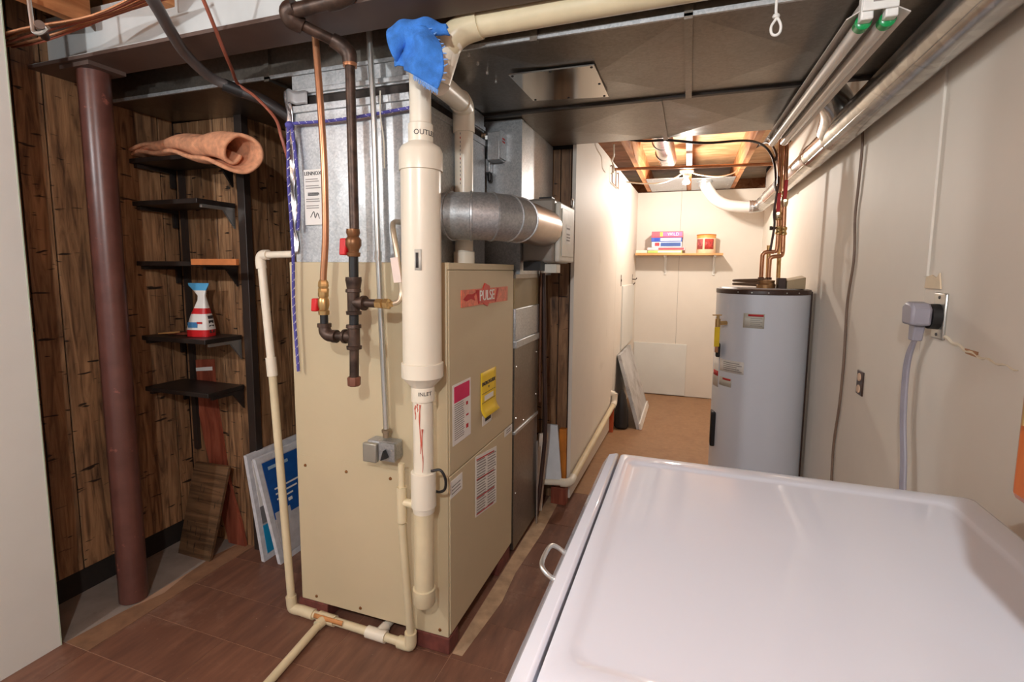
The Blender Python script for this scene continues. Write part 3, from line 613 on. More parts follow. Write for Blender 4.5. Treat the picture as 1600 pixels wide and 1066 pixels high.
# ------------------------------------------------------------------ condensate drain
dr = thing('condensate_drain_pipe', 'thin cream drain pipe looping round the furnace foot', 'pipe', (-1.2, 1.41, 0))
rr = .0145
part('inlet_arm', MB().cyl((-1.35, 1.43, 1.388), (-1.475, 1.43, 1.385), .0125), pvc, dr)
part('top_elbow', MB().tube([(-1.465, 1.43, 1.386), (-1.492, 1.43, 1.384), (-1.502, 1.43, 1.368), (-1.5, 1.43, 1.335)], .0185, 18, 6), pvc, dr)
part('down_pipe', MB().cyl((-1.4995, 1.43, 1.36), (-1.461, 1.42, .965), rr), pvc, dr)
part('coupling', MB().cyl((-1.4655, 1.421, 1.005), (-1.459, 1.4195, .935), .0185), pvc, dr)
part('down_pipe', MB().cyl((-1.461, 1.42, .965), (-1.408, 1.415, .035), rr), pvc_y, dr)
part('foot_elbow', MB().tube([(-1.4105, 1.415, .07), (-1.407, 1.415, .03), (-1.395, 1.415, .02), (-1.355, 1.417, .02)], .0195, 18, 6), pvc_y, dr)
part('floor_pipe', MB().cyl((-1.37, 1.416, .02), (-.90, 1.404, .02), rr), pvc_y, dr)
part('floor_coupling', MB().cyl((-1.355, 1.416, .02), (-1.30, 1.414, .02), .0195), pvc_y, dr)
part('floor_tee', MB().cyl((-1.275, 1.414, .02), (-1.20, 1.411, .02), .0195).cyl((-1.245, 1.413, .02), (-1.247, 1.37, .0195), .0185), pvc_y, dr)
part('drain_run', MB().cyl((-1.247, 1.39, .0195), (-1.17, .70, .017), rr), pvc_y, dr)
part('primer_stain', MB().grid(lambda u, v: V3((-1.285+.13*u, 1.412-.0195*math.cos(-.3+1.2*v), .0203+.0195*math.sin(.2+1.2*v))), 6, 4), mat('orange_stain', C(206, 140, 82), .5), dr, solid=.0008)
part('second_tee', MB().cyl((-1.055, 1.408, .02), (-.975, 1.406, .02), .0205).cyl((-1.01, 1.407, .02), (-1.005, 1.45, .022), .019), pvc, dr)
part('under_stub', MB().cyl((-1.006, 1.44, .022), (-.992, 1.62, .028), rr), pvc, dr)
part('corner_elbow', MB().tube([(-.92, 1.404, .02), (-.885, 1.402, .021), (-.870, 1.40, .03), (-.868, 1.398, .075)], .021, 18, 6), pvc_y, dr)
part('standpipe', MB().cyl((-.868, 1.398, .06), (-.864, 1.35, .50), .0135), pvc_y, dr)
part('stand_tee', MB().cyl((-.864, 1.35, .505), (-.864, 1.35, .625), .0165).cyl((-.864, 1.35, .575), (-.815, 1.35, .572), .0135), pvc_y, dr)
part('open_stub', MB().cyl((-.864, 1.35, .62), (-.864, 1.35, .705), .0105), pvc_y, dr)

# ------------------------------------------------------------------ round bypass duct, return drop, humidifier
by = thing('bypass_duct', 'round galvanised elbow duct between plenum and humidifier', 'duct', (-.7, 1.8, 1.44))
zc, rb = 1.525, .083
pth = [V3((-.868, 1.60, zc)), V3((-.80, 1.60, zc))]+arc((-.80, 1.78, zc), (1, 0, 0), (0, 1, 0), .18, -math.pi/2, 0, 3)[1:]
pth.append(V3((-.62, 2.155, zc)))
def gore(a, c_, ra, rc): return MB().tube([a, c_], [ra, rc], 40)
segs = [pth[0], pth[1]]+arc((-.80, 1.78, zc), (1, 0, 0), (0, 1, 0), .18, -math.pi/2, 0, 4)[1:]
dirs = [V3((1, 0, 0)), V3((1, 0, 0)), V3((.92, .39, 0)), V3((.7, .7, 0)), V3((.39, .92, 0)), V3((0, 1, 0))]
def oriented_ring(p, d, r_, n=40):
    d = d.normalized(); a = V3((0, 0, 1)); bb = d.cross(a)
    return [p+a*(r_*math.cos(2*math.pi*k_/n))+bb*(r_*math.sin(2*math.pi*k_/n)) for k_ in range(n)]
def loft(rings):
    mb = MB(); n = len(rings[0]); vs = [p for r_ in rings for p in r_]
    fs = [(i*n+k_, i*n+(k_+1) % n, (i+1)*n+(k_+1) % n, (i+1)*n+k_) for i in range(len(rings)-1) for k_ in range(n)]
    fs += [tuple(range(n-1, -1, -1)), tuple(range((len(rings)-1)*n, len(rings)*n))]
    return mb.add(vs, fs)
for i in range(len(segs)-1):
    part('elbow_gore', loft([oriented_ring(segs[i], dirs[i], rb), oriented_ring(segs[i+1], dirs[i+1], rb)]), galv, by)
for p, d in zip(segs[1:], dirs[1:]):
    d = d.normalized(); part('bead', loft([oriented_ring(p-d*.005, d, rb), oriented_ring(p-d*.003, d, rb+.0035), oriented_ring(p+d*.003, d, rb+.0035), oriented_ring(p+d*.005, d, rb)]), galv, by)
part('straight_pipe', MB().lathe((-.62, 1.785, zc), (0, 1, 0), [(0, rb-.001), (.37, rb-.001)], 40), mat('bypass_steel', C(176, 160, 146), .32, .9, .08, 8), by)
part('starting_collar', MB().lathe((-.864, 1.60, zc), (1, 0, 0), [(0, .10), (.004, .10), (.005, rb+.002), (.03, rb+.002)], 40), galv, by)
part('rivet', MB().lathe((-.556, 1.86, 1.56), (.75, 0, .65), [(0, .008), (.004, .006), (.006, .002)], 10), steel, by)
rt_ = thing('return_air_drop', 'galvanised return air box standing behind the tan furnace', 'duct', (-1.0, 2.3, 0))
part('upper_drop', MB().box(-1.33, -.725, 2.13, 2.668, 1.31, 2.0), galv, rt_, smooth=False)
part('edge_fold', MB().box(-.729, -.719, 2.125, 2.135, 1.6, 1.995), galv, rt_)
part('offset_ledge', MB().box(-1.33, -.721, 2.065, 2.43, 1.30, 1.318), galv_d, rt_)
part('upper_panel', MB().box(-1.33, -.727, 2.068, 2.43, 1.165, 1.30), tan_d, rt_, 'yellowish upper panel')
part('silver_band', MB().box(-1.33, -.722, 2.066, 2.43, 1.02, 1.165), galv, rt_, bevel=.004)
part('band_fold', MB().box(-1.33, -.716, 2.066, 2.43, .985, 1.02), galv, rt_, bevel=.004)
part('lower_box', MB().box(-1.33, -.725, 2.066, 2.43, .60, .985), galv_d, rt_, smooth=False)
part('lower_seam', MB().box(-1.33, -.719, 2.066, 2.43, .585, .602), galv, rt_, bevel=.003)
part('base_box', MB().box(-1.33, -.725, 2.066, 2.43, .03, .585), galv_d, rt_, smooth=False)
for y, z in ((2.09, .66), (2.09, .9), (2.40, .70), (2.40, .92), (2.2, .62), (2.09, .3)):
    part('screw', MB().lathe((-.725, y, z), (1, 0, 0), [(0, .005), (.003, .004)], 8), steel, rt_)
hs = thing('drain_hose', 'dark hose hanging down beside the return air box', 'hose', (-.70, 2.45, 0))
part('hose', MB().tube([(-.705, 2.44, 1.35), (-.70, 2.45, 1.1), (-.695, 2.455, .8), (-.69, 2.47, .5), (-.70, 2.46, .3), (-.71, 2.44, .14), (-.725, 2.44, .02)], .011, 12, 6), mat('brown_hose', C(64, 44, 38), .45), hs)
part('second_line', MB().tube([(-.712, 2.425, 1.36), (-.712, 2.425, .9), (-.712, 2.43, .65)], .006, 10, 3), mat('brown_line', C(110, 74, 54), .4, .4), hs)
part('lead_wire', MB().tube([(-.715, 2.40, .45), (-.712, 2.40, .2), (-.71, 2.395, .0)], .005, 8, 3), steel, hs)
hm = thing('bypass_humidifier', 'boxy humidifier with a pale cover at the end of the round duct', 'humidifier', (-.63, 2.3, 1.36))
part('housing', MB().box(-.724, -.575, 2.15, 2.46, 1.37, 1.655), mat('grey_housing', C(150, 142, 132), .4, .3), hm, bevel=.012)
part('cover', MB().box(-.575, -.55, 2.165, 2.45, 1.375, 1.64), mat('pale_cover', C(214, 212, 200), .4), hm, bevel=.008)
part('cover_panel', MB().box(-.55, -.546, 2.19, 2.425, 1.40, 1.615), mat('pale_cover', C(0, 0, 0)), hm, bevel=.004)
lb_ = part('spec_label', MB().box(-.546, -.545, 2.26, 2.35, 1.46, 1.55), paper, hm)
rows(lines(.1, .9, [.15, .3, .45, .75], .08, lambda u, v: V3((-.5448, 2.26+.09*u, 1.46+.09*v))), greyink, lb_, 'print_rows')
part('catch', MB().box(-.66, -.60, 2.20, 2.25, 1.655, 1.668), black, hm)
part('top_bail', MB().tube([(-.56, 2.42, 1.655), (-.56, 2.42, 1.68), (-.56, 2.45, 1.685), (-.56, 2.455, 1.65)], .004, 8, 4), steel, hm)
part('drain_spud', MB().box(-.70, -.62, 2.10, 2.20, 1.335, 1.375), black, hm)
part('drain_tray', MB().box(-.64, -.565, 2.17, 2.24, 1.325, 1.365), mat('pale_cover', C(0, 0, 0)), hm, bevel=.003)
rl = thing('relay_box', 'small grey metal relay box on the return air drop', 'electrical box', (-.85, 2.09, 1.80))
part('box', MB().box(-.858, -.80, 2.06, 2.128, 1.815, 1.935), galv, rl, bevel=.003)
part('lid', MB().box(-.80, -.794, 2.058, 2.128, 1.822, 1.94), galv, rl)
rows(MB().box(-.794, -.7932, 2.08, 2.11, 1.905, 1.911).box(-.794, -.7932, 2.08, 2.11, 1.892, 1.898), redink, rl, 'red_mark')
part('side_box', MB().box(-.893, -.858, 2.09, 2.128, 1.77, 1.83), galv, rl, bevel=.004)
part('flex_conduit', MB().tube([(-.862, 2.09, 1.92), (-.885, 2.07, 1.925), (-.90, 2.06, 1.90), (-.903, 2.06, 1.80), (-.90, 2.06, 1.6), (-.90, 2.06, 1.40)], .009, 12, 6), mat('aged_cable', C(196, 178, 150), .5), rl)
part('nut', MB().cyl((-.875, 2.08, 1.918), (-.858, 2.085, 1.918), .016, n=6), steel, rl)
part('black_knob', MB().lathe((-.862, 2.10, 1.765), (0, 0, -1), [(0, .012), (.03, .01), (.035, .004)], 12), black, rl)

# ------------------------------------------------------------------ boards by the hall corner
solo('wooden_stud', MB().box(-.668, -.625, 2.685, 2.725, .0, .43), orangew, 'orange stained stud below the dark panelling', 'stud', bevel=.003)
solo('trim_board', MB().hexa([(-.765, 2.50, 0), (-.722, 2.535, 0), (-.735, 2.545, 0), (-.775, 2.512, 0), (-.765, 2.615, .41), (-.722, 2.65, .41), (-.735, 2.66, .41), (-.775, 2.627, .41)]), mat('pale_board', C(226, 212, 196), .6), 'narrow cream trim board leaning beside the return air box', 'board')
solo('white_board', MB().hexa([(-.735, 2.60, .155), (-.63, 2.60, .155), (-.63, 2.615, .155), (-.735, 2.615, .155), (-.735, 2.67, .455), (-.675, 2.67, .455), (-.675, 2.685, .455), (-.735, 2.685, .455)]), mat('blue_white_board', C(222, 226, 230), .5), 'small white tapered board leaning on the dark panelling', 'board')
solo('wood_block', MB().box(-.70, -.612, 2.64, 2.70, 0, .10), redw, 'reddish wood block on the floor at the hall corner', 'wood block', bevel=.003)
hp = thing('hall_drain_pipe', 'cream plastic pipe running along the foot of the hall wall', 'pipe', (-.57, 3.3, .1))
part('wall_run', MB().cyl((-.575, 2.62, .165), (-.545, 4.05, .235), .019), pvc_y, hp)
part('near_elbow', MB().tube([(-.575, 2.66, .167), (-.577, 2.62, .162), (-.595, 2.595, .158), (-.63, 2.59, .156)], .023, 18, 5), pvc, hp)
part('cross_run', MB().cyl((-.60, 2.592, .157), (-.745, 2.58, .148), .016), pvc, hp)
part('far_elbow', MB().tube([(-.546, 4.0, .232), (-.545, 4.06, .24), (-.545, 4.08, .27), (-.545, 4.08, .32)], .024, 18, 5).cyl((-.545, 4.08, .31), (-.60, 4.08, .325), .024), pvc, hp)
solo('wall_stud', MB().box(-.578, -.545, 4.02, 4.06, 0, .20), mat('red_orange_wood', C(190, 84, 40), .6, 0, .1, 14), 'short orange stud below the pipe end in the hall', 'stud')
lpn = thing('leaning_panel', 'grey-white panel leaning on the hall wall by the far end', 'panel', (-.45, 4.6, 0))
mbp = MB().hexa([(-.365, 4.17, .0), (-.335, 4.17, .008), (-.335, 4.95, .008), (-.365, 4.95, .0), (-.562, 4.30, .60), (-.534, 4.30, .608), (-.522, 4.98, .608), (-.549, 4.98, .60)])
part('sheet', mbp, mat('dirty_white_sheet', C(196, 196, 196), .5, 0, .08, 6, 0, 0, (C(140, 136, 132), .5, .7, 5)), lpn)
part('foot_strip', MB().hexa([(-.34, 4.165, .0), (-.322, 4.165, .006), (-.322, 4.955, .006), (-.34, 4.955, .0), (-.352, 4.165, .05), (-.336, 4.165, .055), (-.336, 4.955, .055), (-.352, 4.955, .05)]), white_p, lpn)
solo('black_bag', MB().lathe((-.495, 4.17, .0), (0, 0, 1), [(0, .045), (.02, .062), (.15, .055), (.28, .035), (.33, .012)], 14), black, 'black plastic bag slumped behind the leaning panel', 'bag')

# ------------------------------------------------------------------ shelf corner
shz = [1.80, 1.62, 1.362, 1.032, .800]
lbs = ['black corner shelf under the orange towel', 'black corner shelf second from the top, empty', 'black corner shelf with a bright orange wood strip on its edge', 'black corner shelf carrying the red and white bag', 'lowest black corner shelf above the leaning plank']
shs = []
for i, z in enumerate(shz):
    s_ = thing('corner_shelf', lbs[i], 'shelf', (-2.1, 1.62, z-.02), 'black corner shelves')
    part('board', MB().box(XL+.003, -1.915, 1.515, 1.700, z-.02, z), blackw, s_, bevel=.002)
    for x in (XL+.02,):
        part('bracket', MB().box(x-.012, x+.012, 1.53, 1.698, z-.036, z-.021).box(x-.006, x+.006, 1.68, 1.700, z-.10, z-.021), blackw, s_)
    part('bracket', MB().box(-1.932, -1.918, 1.54, 1.698, z-.034, z-.021).prism([(-1.93, 1.699, z-.11), (-1.93, 1.699, z-.03), (-1.93, 1.64, z-.03)], (.01, 0, 0)), steel if i % 2 else blackw, s_)
solo('shelf_standard', MB().box(-2.262, -2.236, 1.702, 1.7195, .45, 1.95), mat('black_post_paint', C(0, 0, 0)), 'black slotted upright in the corner behind the shelves', 'upright')
solo('wood_strip', MB().box(-1.945, -1.70, 1.497, 1.513, 1.347, 1.372), mat('orange_strip', C(200, 122, 70), .5, 0, .1, 15), 'bright orange wood strip along a black shelf edge', 'wood strip', bevel=.001)
# towel: a folded thick sheet, rolled at one end
P0, P1 = V3((-2.27, 1.585, 1.838)), V3((-1.625, 1.47, 1.778))
def towelf(u, v):
    t = u; e = 1-t
    ax = P0.lerp(P1, t); ax.z += .03*math.sin(t*math.pi)*(1-.4*t)+.006*math.sin(t*17)
    s = t**1.3
    th = -2.4+v*8.6
    rr_ = .092-.058*v
    a = math.cos(th)*rr_; z_ = math.sin(th)*rr_
    flat = .24+.66*s
    wy = 1.05-.25*s
    d = V3((.25, -.92, 0))
    tip = V3((-.16, .0, 0)) * 0
    p = ax+V3((.6, .8, 0))*(a*wy)+V3((0, 0, z_*flat))
    p.x += .05*math.sin(v*5)*s*.6
    p += V3((math.sin(u*40+v*20), math.cos(u*35), math.sin(v*44+u*12)))*.0018
    return p
tw = thing('orange_towel', 'orange terry towel folded and hanging off the top shelf', 'towel', (-1.95, 1.54, 1.80))
part('roll', MB().grid(towelf, 34, 54), towel_m, tw, solid=.016, subsurf=1)
def tailf(u, v):
    return V3((-2.285+.36*u, 1.50+.17*v, 1.828+.016*math.sin(u*6+v*2)+.018*u+.01*math.sin(v*3)))
part('tail', MB().grid(tailf, 14, 8), towel_m, tw, solid=.016, subsurf=1)
# bag of crystals
bgx, bgy, bgz = -2.045, 1.605, 1.033
bg = thing('detergent_bag', 'red and white product bag pinched at its blue top', 'bag', (bgx, bgy, bgz))
secs = [(0, .052, .036, 0), (.03, .053, .036, 0), (.075, .044, .030, .004), (.10, .038, .025, .006), (.125, .030, .018, .010), (.16, .019, .010, .016), (.18, .017, .007, .014), (.203, .030, .005, .004), (.225, .048, .004, -.002), (.235, .05, .003, -.002)]
def bring(sc):
    t, a, c_, dx = sc; P = []
    for k_ in range(20):
        an = 2*math.pi*k_/20; ca, sa = math.cos(an), math.sin(an)
        x = a*math.copysign(abs(ca)**.45, ca); y = c_*math.copysign(abs(sa)**.45, sa)
        c0, s0 = math.cos(.22), math.sin(.22)
        P.append(V3((bgx+dx+x*c0-y*s0, bgy+x*s0+y*c0, bgz+t)))
    return P
for nm, a, c_, mm in (('red_foot', 0, 1, redp), ('white_body', 1, 3, white_p), ('red_band', 3, 4, redp), ('white_neck', 4, 7, white_p), ('blue_top', 7, 9, mat('bag_blue', C(90, 176, 226), .4))):
    part(nm, loft([bring(secs[i]) for i in range(a, c_+1)]), mm, bg)
bf, bs_ = V3((math.cos(.22), math.sin(.22), 0)), V3((math.sin(.22), -math.cos(.22), 0))
B0 = V3((bgx, bgy, bgz))
part('picture', MB().obox(B0+bs_*.0345-bf*.012+V3((0, 0, .052)), bf*.022, bs_*.002, V3((0, 0, .012))), mat('bag_print_blue', C(70, 130, 180), .5), bg)
part('picture_line', MB().obox(B0+bs_*.0345+bf*.02+V3((0, 0, .062)), bf*.012, bs_*.002, V3((0, 0, .004))), redink, bg)
mbq = MB()
for i in range(4): mbq.obox(B0+bf*(.0505-.0016*i)+V3((0, 0, .022+.021*i)), bf*.002, bs_*.014, V3((0, 0, .007)))
rows(mbq, ink, bg, 'side_print')
for i, (x, y, a) in enumerate(((-2.17, 1.60, .3), (-2.14, 1.61, -.4), (-2.20, 1.57, .1))):
    lb_ = ['reddish wood chip lying left of the bag', 'reddish wood chip propped closest to the bag', 'pale wood chip nearest the shelf edge'][i]
    solo('wood_chip', MB().obox((x, y, 1.0375+.003*i), (.045*math.cos(a), .045*math.sin(a), .002*i), (-.014*math.sin(a), .014*math.cos(a), 0), (0, 0, .003)), redw if i < 2 else pinew, lb_, 'wood chip', 'wood chips on the shelf')

# boards and filters on the floor
bbd = thing('broken_board', 'broken reddish board standing behind the dark plank', 'board', (-2.1, 1.69, 0))
part('board', MB().prism([(-2.070, 1.7165, 0.000), (-1.965, 1.7165, 0.000), (-1.990, 1.7168, 0.120), (-2.030, 1.7170, 0.240), (-2.060, 1.7173, 0.350), (-2.085, 1.7177, 0.550), (-2.110, 1.7181, 0.720), (-2.115, 1.7185, 0.905), (-2.222, 1.7185, 0.895), (-2.218, 1.7180, 0.660), (-2.220, 1.7179, 0.630), (-2.200, 1.7177, 0.520), (-2.150, 1.7172, 0.300)], (0, -.014, 0)), redw, bbd)
part('white_paint_band', MB().prism([(-2.221, 1.7044, .84), (-2.115, 1.7044, .852), (-2.115, 1.7044, .87), (-2.18, 1.7044, .862), (-2.221, 1.7044, .856)], (0, -.0015, 0)), white_p, bbd, 'white paint stripe')
solo('dark_plank', MB().hexa([(-2.215, 1.555, .0), (-2.012, 1.552, .0), (-2.012, 1.568, .004), (-2.215, 1.571, .004), (-2.205, 1.655, .405), (-1.985, 1.652, .412), (-1.985, 1.668, .414), (-2.205, 1.671, .407)]), panelx, 'dark brown plank leaning below the lowest shelf', 'plank', bevel=.001)
solo('wood_offcut', MB().obox((-2.255, 1.66, .025), (.03, .02, 0), (-.02, .03, 0), (0, 0, .025)), orangew, 'small orange wood offcut at the wall foot', 'wood offcut', bevel=.003)
def filter_(label, xb, xt, y0, y1, h, th, full):
    f = thing('air_filter', label, 'air filter', (xb, y0, 0), 'air filters leaning left of the furnace')
    def q(u, v, w): return V3((xb+(xt-xb)*v+w, y0+(y1-y0)*u, h*v+.001))
    def slab(u0, u1, v0, v1, w0, w1): return MB().hexa([q(u0, v0, w0), q(u1, v0, w0), q(u1, v0, w1), q(u0, v0, w1), q(u0, v1, w0), q(u1, v1, w0), q(u1, v1, w1), q(u0, v1, w1)])
    part('media', slab(.02, .98, .02, .98, -th, -.003), greycard, f)
    for a in ((0, 1, 0, .05), (0, 1, .95, 1), (0, .06, .05, .95), (.94, 1, .05, .95)):
        part('frame_rail', slab(*a, -th, 0), mat('filter_frame', C(222, 222, 226), .4, .1, .08, 40), f)
    if full:
        part('blue_panel', slab(.07, .93, .40, .94, -.002, .001), bluecard, f, 'printed blue card')
        part('grey_sheet', slab(.07, .93, .06, .40, -.002, .001), greycard, f)
        for i in range(3): part('print_line', slab(.15, .55-.08*i, .66-.05*i, .675-.05*i, .001, .0016), paper, f)
        part('print_heading', slab(.13, .42, .86, .89, .001, .0016), mat('pale_print', C(160, 186, 206), .5), f)
        part('print_disc', slab(.30, .36, .50, .53, .001, .0016), paper, f)
        part('print_box', slab(.08, .30, .40, .46, .001, .0016), greycard, f)
    else:
        part('cyan_panel', slab(.06, .9, .06, .32, -.002, .001), cyancard, f, 'printed cyan card')
        part('grey_panel', slab(.06, .9, .34, .50, -.002, .001), mat('dark_grey_card', C(120, 118, 120), .6), f)
        part('white_panel', slab(.06, .9, .50, .94, -.002, .001), paper, f)
    return f
filter_('white framed air filter with cyan card, nearest the wood wall', -1.775, -1.852, 1.635, 2.02, .49, .018, False)
filter_('blue and grey air filter nearest the furnace', -1.69, -1.812, 1.645, 2.05, .475, .018, True)

# ------------------------------------------------------------------ ceiling cables at the left
cb = thing('grey_hose', 'thick grey hose crossing below the beam at upper left', 'hose', (-1.5, 1.2, 1.85))
part('hose', MB().tube([(-1.26, .80, 2.10), (-1.355, .975, 2.04), (-1.455, 1.10, 2.022), (-1.54, 1.21, 2.012), (-1.585, 1.33, 1.99), (-1.555, 1.40, 1.972)], .0165, 14, 6), darkgrey, cb)
part('coupling', MB().cyl((-1.578, 1.375, 1.978), (-1.54, 1.42, 1.964), .022), black, cb)
part('tail', MB().tube([(-1.54, 1.42, 1.964), (-1.48, 1.45, 1.94), (-1.40, 1.50, 1.88), (-1.36, 1.6, 1.80)], .02, 14, 5), mat('dark_tail', C(44, 36, 34), .5), cb)
solo('red_cable', MB().tube([(-1.335, 1.07, 2.16), (-1.344, 1.12, 2.098), (-1.362, 1.17, 2.042), (-1.39, 1.22, 2.005), (-1.452, 1.3, 1.989), (-1.537, 1.4, 1.985), (-1.459, 1.4, 1.932), (-1.377, 1.4, 1.853), (-1.353, 1.4, 1.787), (-1.348, 1.42, 1.72)], .0055, 8, 6), redcable, 'thin red-brown cable looping below the beam', 'cable')
ws_ = thing('orange_wire_bundle', 'bundle of orange-brown wires in the joist bay at upper left', 'wires', (-1.9, 1.05, 2.06))
for i in range(6):
    part('wire', MB().tube([(-2.20, 1.0+.02*i, 2.045+.006*i), (-2.0, 1.03+.012*i, 2.075+.01*math.sin(i)), (-1.75, 1.08+.015*i, 2.10+.008*i), (-1.5, 1.1+.012*i, 2.155)], .004, 6, 5), redcable if i % 2 else copper, ws_)
hk = thing('pipe_hanger', 'bent metal strap hanger holding a short pipe at upper left', 'hanger', (-1.87, 1.0, 2.0))
part('strap', MB().tube([(-1.90, 1.0, 2.17), (-1.893, 1.0, 2.06), (-1.885, 1.0, 2.035), (-1.85, 1.0, 2.03), (-1.82, 1.0, 2.04)], .006, 8, 4), steel, hk)
part('short_pipe', MB().cyl((-1.93, 1.05, 2.05), (-1.83, .985, 2.043), .012), iron, hk)

# ------------------------------------------------------------------ dryer
dy = thing('clothes_dryer', 'large glossy white dryer filling the right foreground', 'dryer', (.18, .79, 0))
DX0, DX1, DY0, DY1, DZ = -.172, .533, .440, 1.142, .915
part('cabinet', MB().box(DX0+.012, DX1-.004, DY0+.004, DY1-.004, .03, .885), dryer_w, dy, bevel=.008)
part('front_panel', MB().prism([(DX0+.012, DY0, .05), (DX0-.004, DY0, .05), (DX0-.010, DY0, .80), (DX0-.002, DY0, .885), (DX0+.012, DY0, .908), (DX0+.034, DY0, .9145), (DX0+.0345, DY0, .86)], (0, DY1-DY0, 0)), dryer_w, dy, bevel=.006)
# top: a thin pan with a shallow recessed field and rounded corners
def rrect(x0, x1, y0, y1, r_, z, n=6):
    P = []
    for cx_, cy_, a0 in ((x1-r_, y1-r_, 0), (x0+r_, y1-r_, 90), (x0+r_, y0+r_, 180), (x1-r_, y0+r_, 270)):
        for k_ in range(n+1): an = R(a0+90*k_/n); P.append(V3((cx_+r_*math.cos(an), cy_+r_*math.sin(an), z)))
    return P
tx0, tx1 = DX0+.0365, DX1
rings = [rrect(tx0, tx1, DY0, DY1, .012, .884), rrect(tx0, tx1, DY0, DY1, .012, .905), rrect(tx0+.003, tx1-.005, DY0+.005, DY1-.005, .012, .9125), rrect(tx0+.008, tx1-.012, DY0+.012, DY1-.012, .014, .9148), rrect(tx0+.024, tx1-.052, DY0+.046, DY1-.046, .022, .9150), rrect(tx0+.028, tx1-.056, DY0+.050, DY1-.050, .022, .9138), rrect(tx0+.034, tx1-.062, DY0+.056, DY1-.056, .022, .9118), rrect(tx0+.040, tx1-.068, DY0+.062, DY1-.062, .022, .9112)]
part('top_panel', loft(rings), dryer_w, dy)
part('door_handle', MB().tube([(DX0-.008, .715, .85), (DX0-.026, .716, .862), (DX0-.034, .73, .868), (DX0-.034, .775, .868), (DX0-.026, .79, .862), (DX0-.008, .792, .85)], .004, 10, 5), steel, dy)
for x in (DX0+.06, DX1-.06):
    for y in (DY0+.05, DY1-.05): part('foot', MB().lathe((x, y, 0), (0, 0, 1), [(0, .022), (.012, .022), (.014, .012), (.035, .012)], 14), black, dy)
# plug, receptacle, cords on the right wall
rc = thing('dryer_receptacle', 'steel range-size wall receptacle on the right wall', 'outlet', (XR, 1.70, 1.16))
part('plate', MB().box(XR-.008, XR, 1.655, 1.725, 1.155, 1.285), steel, rc, bevel=.004)
part('socket', MB().lathe((XR-.008, 1.692, 1.218), (-1, 0, 0), [(0, .036), (.022, .035)], 20), black, rc)
for z in (1.272, 1.168): part('screw', MB().lathe((XR-.008, 1.69, z), (-1, 0, 0), [(0, .005), (.002, .004)], 8), ink, rc)
pg = thing('dryer_plug', 'grey dryer plug with flat three-wire cord in the receptacle', 'plug', (XR-.05, 1.70, .6))
part('plug_head', MB().prism([(XR-.03, 1.662, 1.192), (XR-.03, 1.73, 1.192), (XR-.03, 1.735, 1.245), (XR-.03, 1.71, 1.258), (XR-.03, 1.675, 1.255), (XR-.03, 1.66, 1.24)], (-.05, 0, 0)), grey_cord, pg, bevel=.008)
part('cord_neck', MB().prism([(XR-.034, 1.685, 1.20), (XR-.034, 1.73, 1.20), (XR-.034, 1.73, 1.145), (XR-.034, 1.70, 1.145)], (-.026, 0, 0)), grey_cord, pg, bevel=.004)
for k_ in (-1, 0, 1):
    part('cord_strand', MB().tube([(XR-.046+.002*k_, 1.716+.008*k_, 1.15), (XR-.045, 1.75+.009*k_, 1.10), (XR-.042, 1.77+.011*k_, 1.03), (XR-.04, 1.765+.011*k_, .9), (XR-.04, 1.735+.011*k_, .78), (XR-.045, 1.70+.011*k_, .66), (XR-.05, 1.62+.01*k_, .5)], .0055, 8, 5), grey_cord, pg)
ol = thing('wall_outlet', 'small brown duplex outlet low on the right wall', 'outlet', (XR, 2.30, .85))
part('plate', MB().box(XR-.006, XR, 2.265, 2.335, .848, .945), gasket, ol, bevel=.002)
for z in (.872, .92): part('socket', MB().lathe((XR-.006, 2.30, z), (-1, 0, 0), [(0, .017), (.004, .016)], 16), mat('tan_socket', C(222, 190, 160), .5), ol)
solo('brown_cord', MB().tube([(XR-.012, 2.49, 1.93), (XR-.010, 2.485, 1.85), (XR-.009, 2.50, 1.70), (XR-.008, 2.515, 1.573), (XR-.007, 2.49, 1.40), (XR-.008, 2.53, 1.2), (XR-.006, 2.525, .961), (XR-.008, 2.53, .75), (XR-.007, 2.575, .55), (XR-.008, 2.56, .36)], .0055, 8, 6), brown_cord, 'loose brown cord hanging down the right wall', 'cord')
solo('surface_conduit', MB().box(XR-.007, XR, 1.788, 1.806, 1.33, 2.30), white_wall, 'white painted raceway strip above the dryer receptacle', 'conduit', bevel=.001)
struct('torn_patch', MB().prism([(XR-.001, 1.70, 1.295), (XR-.001, 1.80, 1.295), (XR-.001, 1.795, 1.328), (XR-.001, 1.76, 1.334), (XR-.001, 1.73, 1.325), (XR-.001, 1.715, 1.34)], (-.004, 0, 0)), mat('torn_paper', C(226, 206, 176), .8), 'torn tan patch', wr)
crk = MB()
yy, zz = 1.66, 1.165
pp = [(XR-.001, yy-.33*t, zz-.028*t-.01*math.sin(t*3)+.003*math.sin(t*31)) for t in [i/24 for i in range(25)]]
crk.tube(pp, [.0045*(1-.8*i/24)+.0012*abs(math.sin(i*2.1)) for i in range(25)], 6)
struct('wall_crack', crk, mat('plaster_crack', C(232, 220, 196), .8), 'ragged cream crack', wr)
struct('wall_chip', MB().prism([(XR-.001, 1.545, 1.150), (XR-.001, 1.485, 1.150), (XR-.001, 1.488, 1.136), (XR-.001, 1.54, 1.138)], (-.002, 0, 0)), mat('brown_chip', C(176, 130, 96), .8), None, wr)
